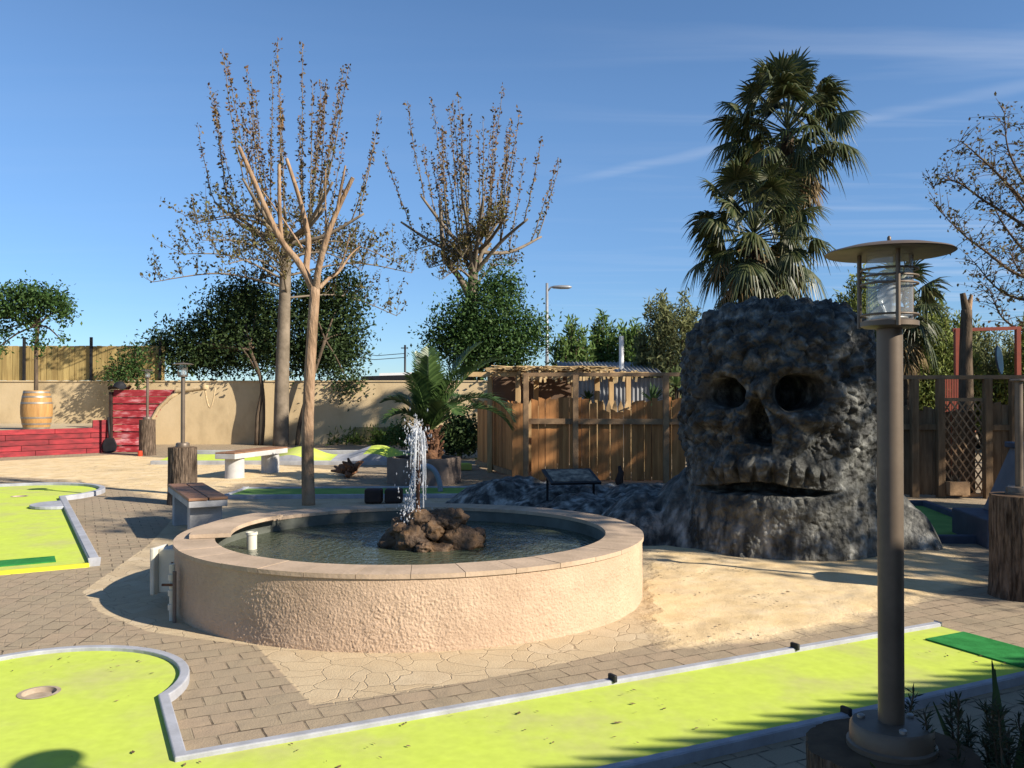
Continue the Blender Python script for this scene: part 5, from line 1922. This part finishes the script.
# ------------------------------------------------------------------ fan palms
def fan_frond(root, origin, az, el, pet, rad, mat, droop=.35, nseg=24, name='frond', tilt=.0, roll=0.0, curl=.16):
    o = Vector(origin)
    d = Vector((math.cos(az) * math.cos(el), math.sin(az) * math.cos(el), math.sin(el)))
    s_ = Vector((-math.sin(az), math.cos(az), 0))
    mb = MB()
    pts_ = []
    p = o.copy(); dd = d.copy()
    for k in range(6):
        pts_.append(p.copy())
        p = p + dd * (pet / 5)
        dd = (dd + Vector((0, 0, -.035))).normalized()
    mb.tube(pts_, lerp_r(6, .020, .011), 5, False)
    c = pts_[-1]
    dd = (dd + Vector((0, 0, -.10 + tilt))).normalized()
    s_ = Matrix.Rotation(roll, 3, dd) @ s_
    n_ = s_.cross(dd).normalized()
    if n_.z < 0:
        n_ = -n_
    span = R(112)
    for k in range(nseg):
        a = -span + 2 * span * (k + .5) / nseg
        rr_ = rad * (.70 + .30 * math.cos(a * .75)) * random.uniform(.88, 1.08)
        u_ = (dd * math.cos(a) + s_ * math.sin(a)).normalized()
        fold = -curl * rad * abs(math.sin(a))
        wv = (s_ * math.cos(a) - dd * math.sin(a))
        dj = random.uniform(.5, 1.5)
        rows_ = []
        for t, wk in ((.04, .010), (.32, .030), (.60, .032), (.82, .017), (1.0, .003)):
            q = c + u_ * (rr_ * t) + n_ * (fold * t) + Vector((0, 0, -droop * rad * max(0, t - .45) ** 1.5 * 1.9 * dj))
            zig = n_ * (wk * .4)
            rows_.append((q - wv * wk * rad / .75, q + zig, q + wv * wk * rad / .75))
        vs, fs = [], []
        for r_ in rows_:
            vs += r_
        for j in range(len(rows_) - 1):
            b0 = 3 * j
            fs += [(b0, b0 + 1, b0 + 4, b0 + 3), (b0 + 1, b0 + 2, b0 + 5, b0 + 4)]
        mb.add(vs, fs)
    return mb.build(name, mat, root)


def fan_palm(label, C, base, rtr, nfr, pet, rad, dead, skirt_len, sweep=124):
    root = tree_root('fan_palm', base, label, 'palm', 'fan palms')
    C = Vector(C)
    b_ = Vector(base)
    q = smoothpath([b_, b_.lerp(C, .5) + Vector((.05, 0, 0)), C], 6)
    MB().tube(q, lerp_r(len(q), rtr * 1.2, rtr), 14).build('trunk', m_fptrunk, root, True)
    for k in range(nfr):
        u_ = (k + .5) / nfr
        az = k * 2.39996 + random.uniform(-.3, .3)
        el = R(80 - sweep * u_ ** 1.05) + random.uniform(-.14, .14)
        fan_frond(root, C + Vector((0, 0, .22 * (1 - u_) - .25 * u_)), az, el, pet * random.uniform(.55, 1.15), rad * random.uniform(.8, 1.15), lf_palm, .26 + .50 * u_ + random.uniform(0, .12), 26, 'frond', 0, random.uniform(-.75, .75), random.uniform(.05, .35))
    for k in range(dead):
        az = k * 2.39996 + 1
        zz = random.random()
        fan_frond(root, C + Vector((0, 0, -.02 - skirt_len * zz ** 1.3)), az, R(-18 - 58 * random.random()), pet * random.uniform(.45, .95), rad * random.uniform(.6, .9), m_straw_leaf if random.random() < .7 else lf_palm, .45, 16, 'dead_frond', -.35, random.uniform(-.6, .6), .5)


m_fptrunk = M('fan_palm_trunk', (.09, .06, .035), (.04, .028, .018), scale=6, rough=.95, bump=1, bscale=10, bdist=.05)
random.seed(5)
Y1, Y2 = 20.0, 18.6
fan_palm('taller fan palm crown highest in the sky behind the skull', P(788, 132, Y1), (P(782, 300, Y1).x, Y1, 0), .15, 60, 1.16, .66, 60, 1.3, 112)
fan_palm('lower fan palm directly behind the top of the skull', P(754, 236, Y2), (P(754, 300, Y2).x, Y2, 0), .15, 60, 1.12, .64, 60, 1.5, 124)
fan_palm('small fan palm half hidden by the closest lamp head', P(905, 308, 15.5), (P(905, 300, 15.5).x, 15.5, 0), .14, 20, .40, .50, 18, .7)


def yucca(label, px, py, Y, n, length, lm, h0, group='yuccas behind the fence'):
    x = (px - 512) / F * Y
    zc = CAM_H - (py - HZ) / F * Y
    root = empty('yucca', (x, Y, 0), label, 'plant', group)
    MB().tube([(x, Y, 0), (x + .02, Y, zc)], [.06, .045], 8).build('stem', m_trunk_dark, root, True)
    mb = MB()
    for k in range(n):
        a = k * 2.4; e_ = R(85 - 105 * (k / n)) + random.uniform(-.1, .1)
        d = Vector((math.cos(a) * math.cos(e_), math.sin(a) * math.cos(e_), math.sin(e_)))
        s_ = Vector((-math.sin(a), math.cos(a), 0))
        c = Vector((x, Y, zc))
        L_ = length * random.uniform(.8, 1.1)
        rows_ = []
        for t, wk in ((0, .02), (.4, .03), (.75, .022), (1, .001)):
            q = c + d * L_ * t + Vector((0, 0, -.25 * L_ * t * t))
            rows_ += [q - s_ * wk, q + s_ * wk]
        mb.add(rows_, [(0, 1, 3, 2), (2, 3, 5, 4), (4, 5, 7, 6)])
    mb.build('leaves', lm, root)


yucca('dark spiky yucca just behind the red-brown fence', 653, 402, 16.6, 34, .48, lf_yucca, 1.4)
yucca('paler drooping yucca close to the left of the skull', 676, 386, 16.8, 44, .55, leaf_mat('pale_yucca', [(.06, .10, .03), (.12, .17, .06), (.16, .19, .08)], .25), 1.6)
yucca('dark potted spiky plant among the pergola posts', 588, 400, 17.5, 26, .3, lf_yucca, 1.4)

# ------------------------------------------------------------------ distant things
sl_ = empty('street_light', (P(547, 372, 36).x, 36, 0), 'tall grey street light with single arm against the sky', 'street light')
MB().tube([(P(547, 372, 36).x, 36, 0), P(547, 283, 36)], [.09, .055], 10).build('pole', m_galv, sl_, True)
MB().tube([P(547, 292, 36), P(551, 287, 36), P(558, 286.5, 36)], .035, 8).build('arm', m_galv, sl_, True)
c = P(563.5, 287, 36)
hd = MB()
hd.lathe([(.02, -.52), (.10, -.42), (.14, -.1), (.13, .2), (.06, .34)], 14)
hd.v = [(c.x + z * 1.0, c.y + x, c.z + y * .6) for x, y, z in hd.v]
hd.build('lamp_head', m_galv, sl_, True)
up = empty('utility_pole', (P(405, 372, 45).x, 45, 0), 'thin dark utility pole beyond the wall end', 'utility pole')
MB().tube([(P(405, 372, 45).x, 45, 0), P(405, 345, 45)], .055, 8).build('pole', m_black_metal, up, True)
MB().bar(P(401, 348, 45), P(408, 348, 45), .05, .05).build('cross_arm', m_black_metal, up)
for k, y in enumerate((352, 356)):
    a, b_ = P(345 if k else 350, y, 45), P(404, y + 1.5, 45)
    MB().tube([a, a.lerp(b_, .5) + Vector((0, 0, -.15)), b_], .018, 5).build('wire', m_black, up)
bd_ = empty('low_building', (P(395, 380, 34).x, 34, 0), 'low flat-roofed white building with dark edge behind the wall', 'building')
bx_ = P(396, 376, 34)
MB().box((bx_.x, 35, 1.05), (2.6, 2.0, 2.1)).build('wall', m_whitewall, bd_)
MB().box((bx_.x + .1, 35, 2.2), (2.9, 2.3, .18), 0, 0, R(-1.5)).build('roof', m_black_metal, bd_)
MB().box((bx_.x + .35, 35.2, 2.36), (2.1, 1.8, .10), 0, 0, R(-1.5)).build('roof_sheet', m_whitewall, bd_)
# playground frame and far house on the right
pgf = empty('swing_frame', (P(985, 400, 18).x, 18, 0), 'rust-red playground frame above the right fence', 'playground frame')
for px in (957, 1018):
    MB().bar((P(px, 400, 18).x, 18, 0), P(px, 329, 18), .09, .09).build('post', m_redmetal, pgf)
MB().bar(P(953, 330, 18), P(1021, 328, 18), .06, .07).build('beam', m_redmetal, pgf)
sd_ = empty('slatted_panel', (P(950, 400, 17).x, 17, 0), 'orange-red vertical slatted panel seen through the right fence', 'panel')
mb = MB()
for k in range(7):
    mb.box((P(942.5 + k * 2.5, 390, 17).x, 17, .95), (.035, .02, 1.9))
mb.build('slats', m_redmetal, sd_)
MB().box((P(950, 390, 17).x, 17.02, 1.9), (.36, .03, .06)).build('rail', m_redmetal, sd_)
sb_ = MB()
n = 20
sb_.prism([(.075 * math.cos(2 * math.pi * k / n) * (1 if math.sin(2 * math.pi * k / n) > 0 else .9), .29 * math.sin(2 * math.pi * k / n)) for k in range(n)], -.03, .03)
c = P(999.5, 360, 17.2)
sb_.v = [(c.x + x * .9 - y * .12, c.y + z, c.z + y) for x, y, z in sb_.v]
o = sb_.build('blue_surfboard', m_blue, None, bevel=.01)
tag(o, 'dark blue leaf-shaped board standing above the right fence', 'board')
hs_ = empty('house', (P(985, 395, 34).x, 34, 0), 'distant terracotta house seen through the right fence', 'house')
MB().box((P(990, 395, 34).x, 35.5, .9), (4.2, 3, 1.8)).build('wall', m_terracotta, hs_)
MB().box((P(972, 385, 34).x, 33.96, 1.65), (.9, .06, .9)).build('shutter', m_whitewall, hs_)
MB().box((P(995, 400, 34).x, 33.96, 1.1), (.5, .06, .8)).build('window', m_blue, hs_)
rf = MB()
xx0, xx1 = P(990, 395, 34).x - 2.3, P(990, 395, 34).x + 2.3
rf.add([(xx0, 33.8, 1.8), (xx1, 33.8, 1.8), (xx1, 37.2, 1.8), (xx0, 37.2, 1.8), (xx0, 35.5, 2.6), (xx1, 35.5, 2.6)], [(0, 1, 5, 4), (2, 3, 4, 5), (0, 4, 3), (1, 2, 5), (3, 2, 1, 0)])
rf.build('roof', M('roof_tile', (.40, .13, .06), (.28, .09, .045), scale=6, rough=.9), hs_)

# ------------------------------------------------------------------ plants by the closest lamp
random.seed(9)
sp1 = empty('spiky_plant', (1.13, 1.98, 0), 'strappy spiky plant in the shade by the closest lamp', 'plant')
mb = MB()
for k in range(26):
    a = random.uniform(-.4, 3.3)
    e_ = R(random.uniform(70, 87))
    L_ = random.uniform(.72, 1.02)
    d = Vector((math.cos(a) * math.cos(e_), math.sin(a) * math.cos(e_), math.sin(e_)))
    s_ = Vector((-math.sin(a), math.cos(a), 0))
    c = Vector((1.13 + random.uniform(-.06, .06), 1.98 + random.uniform(-.06, .06), .02))
    rows_ = []
    for t, wk in ((0, .014), (.25, .02), (.5, .019), (.75, .014), (.9, .008), (1, .001)):
        q = c + d * L_ * t + Vector((math.cos(a), math.sin(a), 0)) * (.13 * t * t) + Vector((0, 0, -.10 * t ** 3))
        rows_ += [q - s_ * wk, q + Vector((0, 0, -.006)), q + s_ * wk]
    fs = []
    for j in range(5):
        fs += [(3 * j, 3 * j + 1, 3 * j + 4, 3 * j + 3), (3 * j + 1, 3 * j + 2, 3 * j + 5, 3 * j + 4)]
    mb.add(rows_, fs)
mb.build('leaves', leaf_mat('strap_leaf', [(.035, .06, .02), (.06, .09, .03), (.10, .10, .04)], .2), sp1, True)
sp2 = empty('rosemary_bush', (1.16, 2.08, 0), 'dark needle-leaved twiggy bush behind the spiky plant', 'plant')
mb = MB()
pp_, ax_ = [], []
for k in range(34):
    x, y = 1.14 + random.gauss(0, .11), 2.08 + random.gauss(0, .10)
    h_ = random.uniform(.60, .90)
    q = [Vector((1.14 + (x - 1.14) * .4, 2.08 + (y - 2.08) * .4, 0)), Vector((x, y, h_ * .5)), Vector((x + random.gauss(0, .03), y + random.gauss(0, .03), h_))]
    q = smoothpath(q, 4)
    mb.tube(q, lerp_r(len(q), .006, .002), 4, False)
    for j in range(320):
        t = .3 + .7 * random.random()
        i = min(len(q) - 2, int(t * (len(q) - 1)))
        pp_.append(tuple(q[i].lerp(q[i + 1], t * (len(q) - 1) - i)))
mb.build('twigs', m_trunk_dark, sp2)
v_, f_ = leaves(np.array(pp_), .030, .3, .14, .9)
npmesh('needles', v_, f_, leaf_mat('rosemary_needle', [(.025, .04, .02), (.045, .06, .035), (.06, .05, .03)], .15), sp2)

# ------------------------------------------------------------------ unseen roof and trees added beyond the frame to throw shade
shade_roof = empty('unseen_shade_roof', (3, -.5, 0), 'unseen tooth-edged roof added to shade the near lane', 'shelter')
e0, e1 = Vector((.75, -.22)), Vector((9.6, 4.45))
de = (e1 - e0).normalized()
dn = Vector((de.y, -de.x))
mb = MB()
zr = 2.5
p = [e0, e1, e1 + dn * 3.4, e0 + dn * 3.4]
mb.prism([tuple(q) for q in p][::-1], zr - .10, zr - .0)
mb.build('roof', m_wood_dark, shade_roof)
tf = MB()  # teeth slanted purely for the serrated shadow they cast
t = 0
while t < (e1 - e0).length - .25:
    a_ = e0 + de * t; b__ = e0 + de * (t + .21)
    tip = a_ - de * .12
    tf.add([(a_.x, a_.y, zr), (b__.x, b__.y, zr), (tip.x, tip.y, zr + .12), (a_.x + dn.x * .03, a_.y + dn.y * .03, zr), (b__.x + dn.x * .03, b__.y + dn.y * .03, zr), (tip.x + dn.x * .03, tip.y + dn.y * .03, zr + .12)],
           [(0, 1, 2), (5, 4, 3), (1, 4, 5, 2), (0, 2, 5, 3), (0, 3, 4, 1)])
    t += .21
tf.build('roof_edge', m_thatch, shade_roof)
bk = e0 + dn * 3.3
bk2 = e1 + dn * 3.3
MB().bar((bk.x, bk.y, 1.2), (bk2.x, bk2.y, 1.2), .12, 2.4).build('back_wall', m_wood_dark, shade_roof)
for t in (.4, 4.5, 8.6):
    q = e0 + de * t + dn * .3
    MB().box((q.x, q.y, 1.2), (.12, .12, 2.4)).build('post', m_wood_dark, shade_roof)


def shade_tree(label, C, rad, n, base_xy, size=.22):  # unseen tree, crown set along the sun line to shade its target
    root = tree_root('shade_tree', (base_xy[0], base_xy[1], 0), label, 'tree', 'unseen trees placed for their shade')
    q = smoothpath([(base_xy[0], base_xy[1], 0), (base_xy[0], base_xy[1], C[2] * .5), C], 5)
    MB().tube(q, lerp_r(len(q), .2, .09), 10).build('trunk', m_trunk_dark, root, True)
    cl = []
    for k in range(9):
        d = Vector((random.gauss(0, 1), random.gauss(0, 1), random.gauss(0, .8))).normalized() * rad * .6
        cl.append((C[0] + d.x, C[1] + d.y, C[2] + d.z, rad * .5, rad * .5, rad * .45))
    v_, f_ = leaves(clump_points(cl, n, .25, 12, .2), size, .4, .5, .1)
    npmesh('crown', v_, f_, lf_ever2, root)


shade_tree('unseen leafy tree placed to shade the skull', (9.5, 4.3, 7.35), 2.0, 5000, (10.6, 7.0))
shade_tree('unseen leafy tree placed to shade the rocks by the skull', (11.2, 6.7, 7.6), 2.4, 5200, (11.6, 6.6))
shade_tree('unseen leafy tree placed to shade the right fence', (14.8, 7.8, 7.0), 2.6, 6000, (15.0, 7.8))
shade_tree('unseen leafy tree placed to shade the lattice trellis', (11.8, 4.2, 4.4), 1.8, 4200, (12, 4.2))
shade_tree('unseen airy tree placed to shade the middle of the fountain', (8.9, 2.65, 7.0), 1.0, 1300, (10.8, 9.4), .2)
shade_tree('unseen airy tree placed to shade the lane behind the fountain', (8.5, 7.0, 7.4), 1.2, 3000, (10.2, 8.6), .2)
shade_tree('unseen leafy tree placed to shade the red-brown fence', (11.9, 9.2, 7.4), 2.0, 1900, (12.5, 9.0))
shade_tree('unseen leafy tree placed to shade the brown rail fence', (13.4, 6.6, 5.6), 2.0, 5200, (13.6, 6.5))
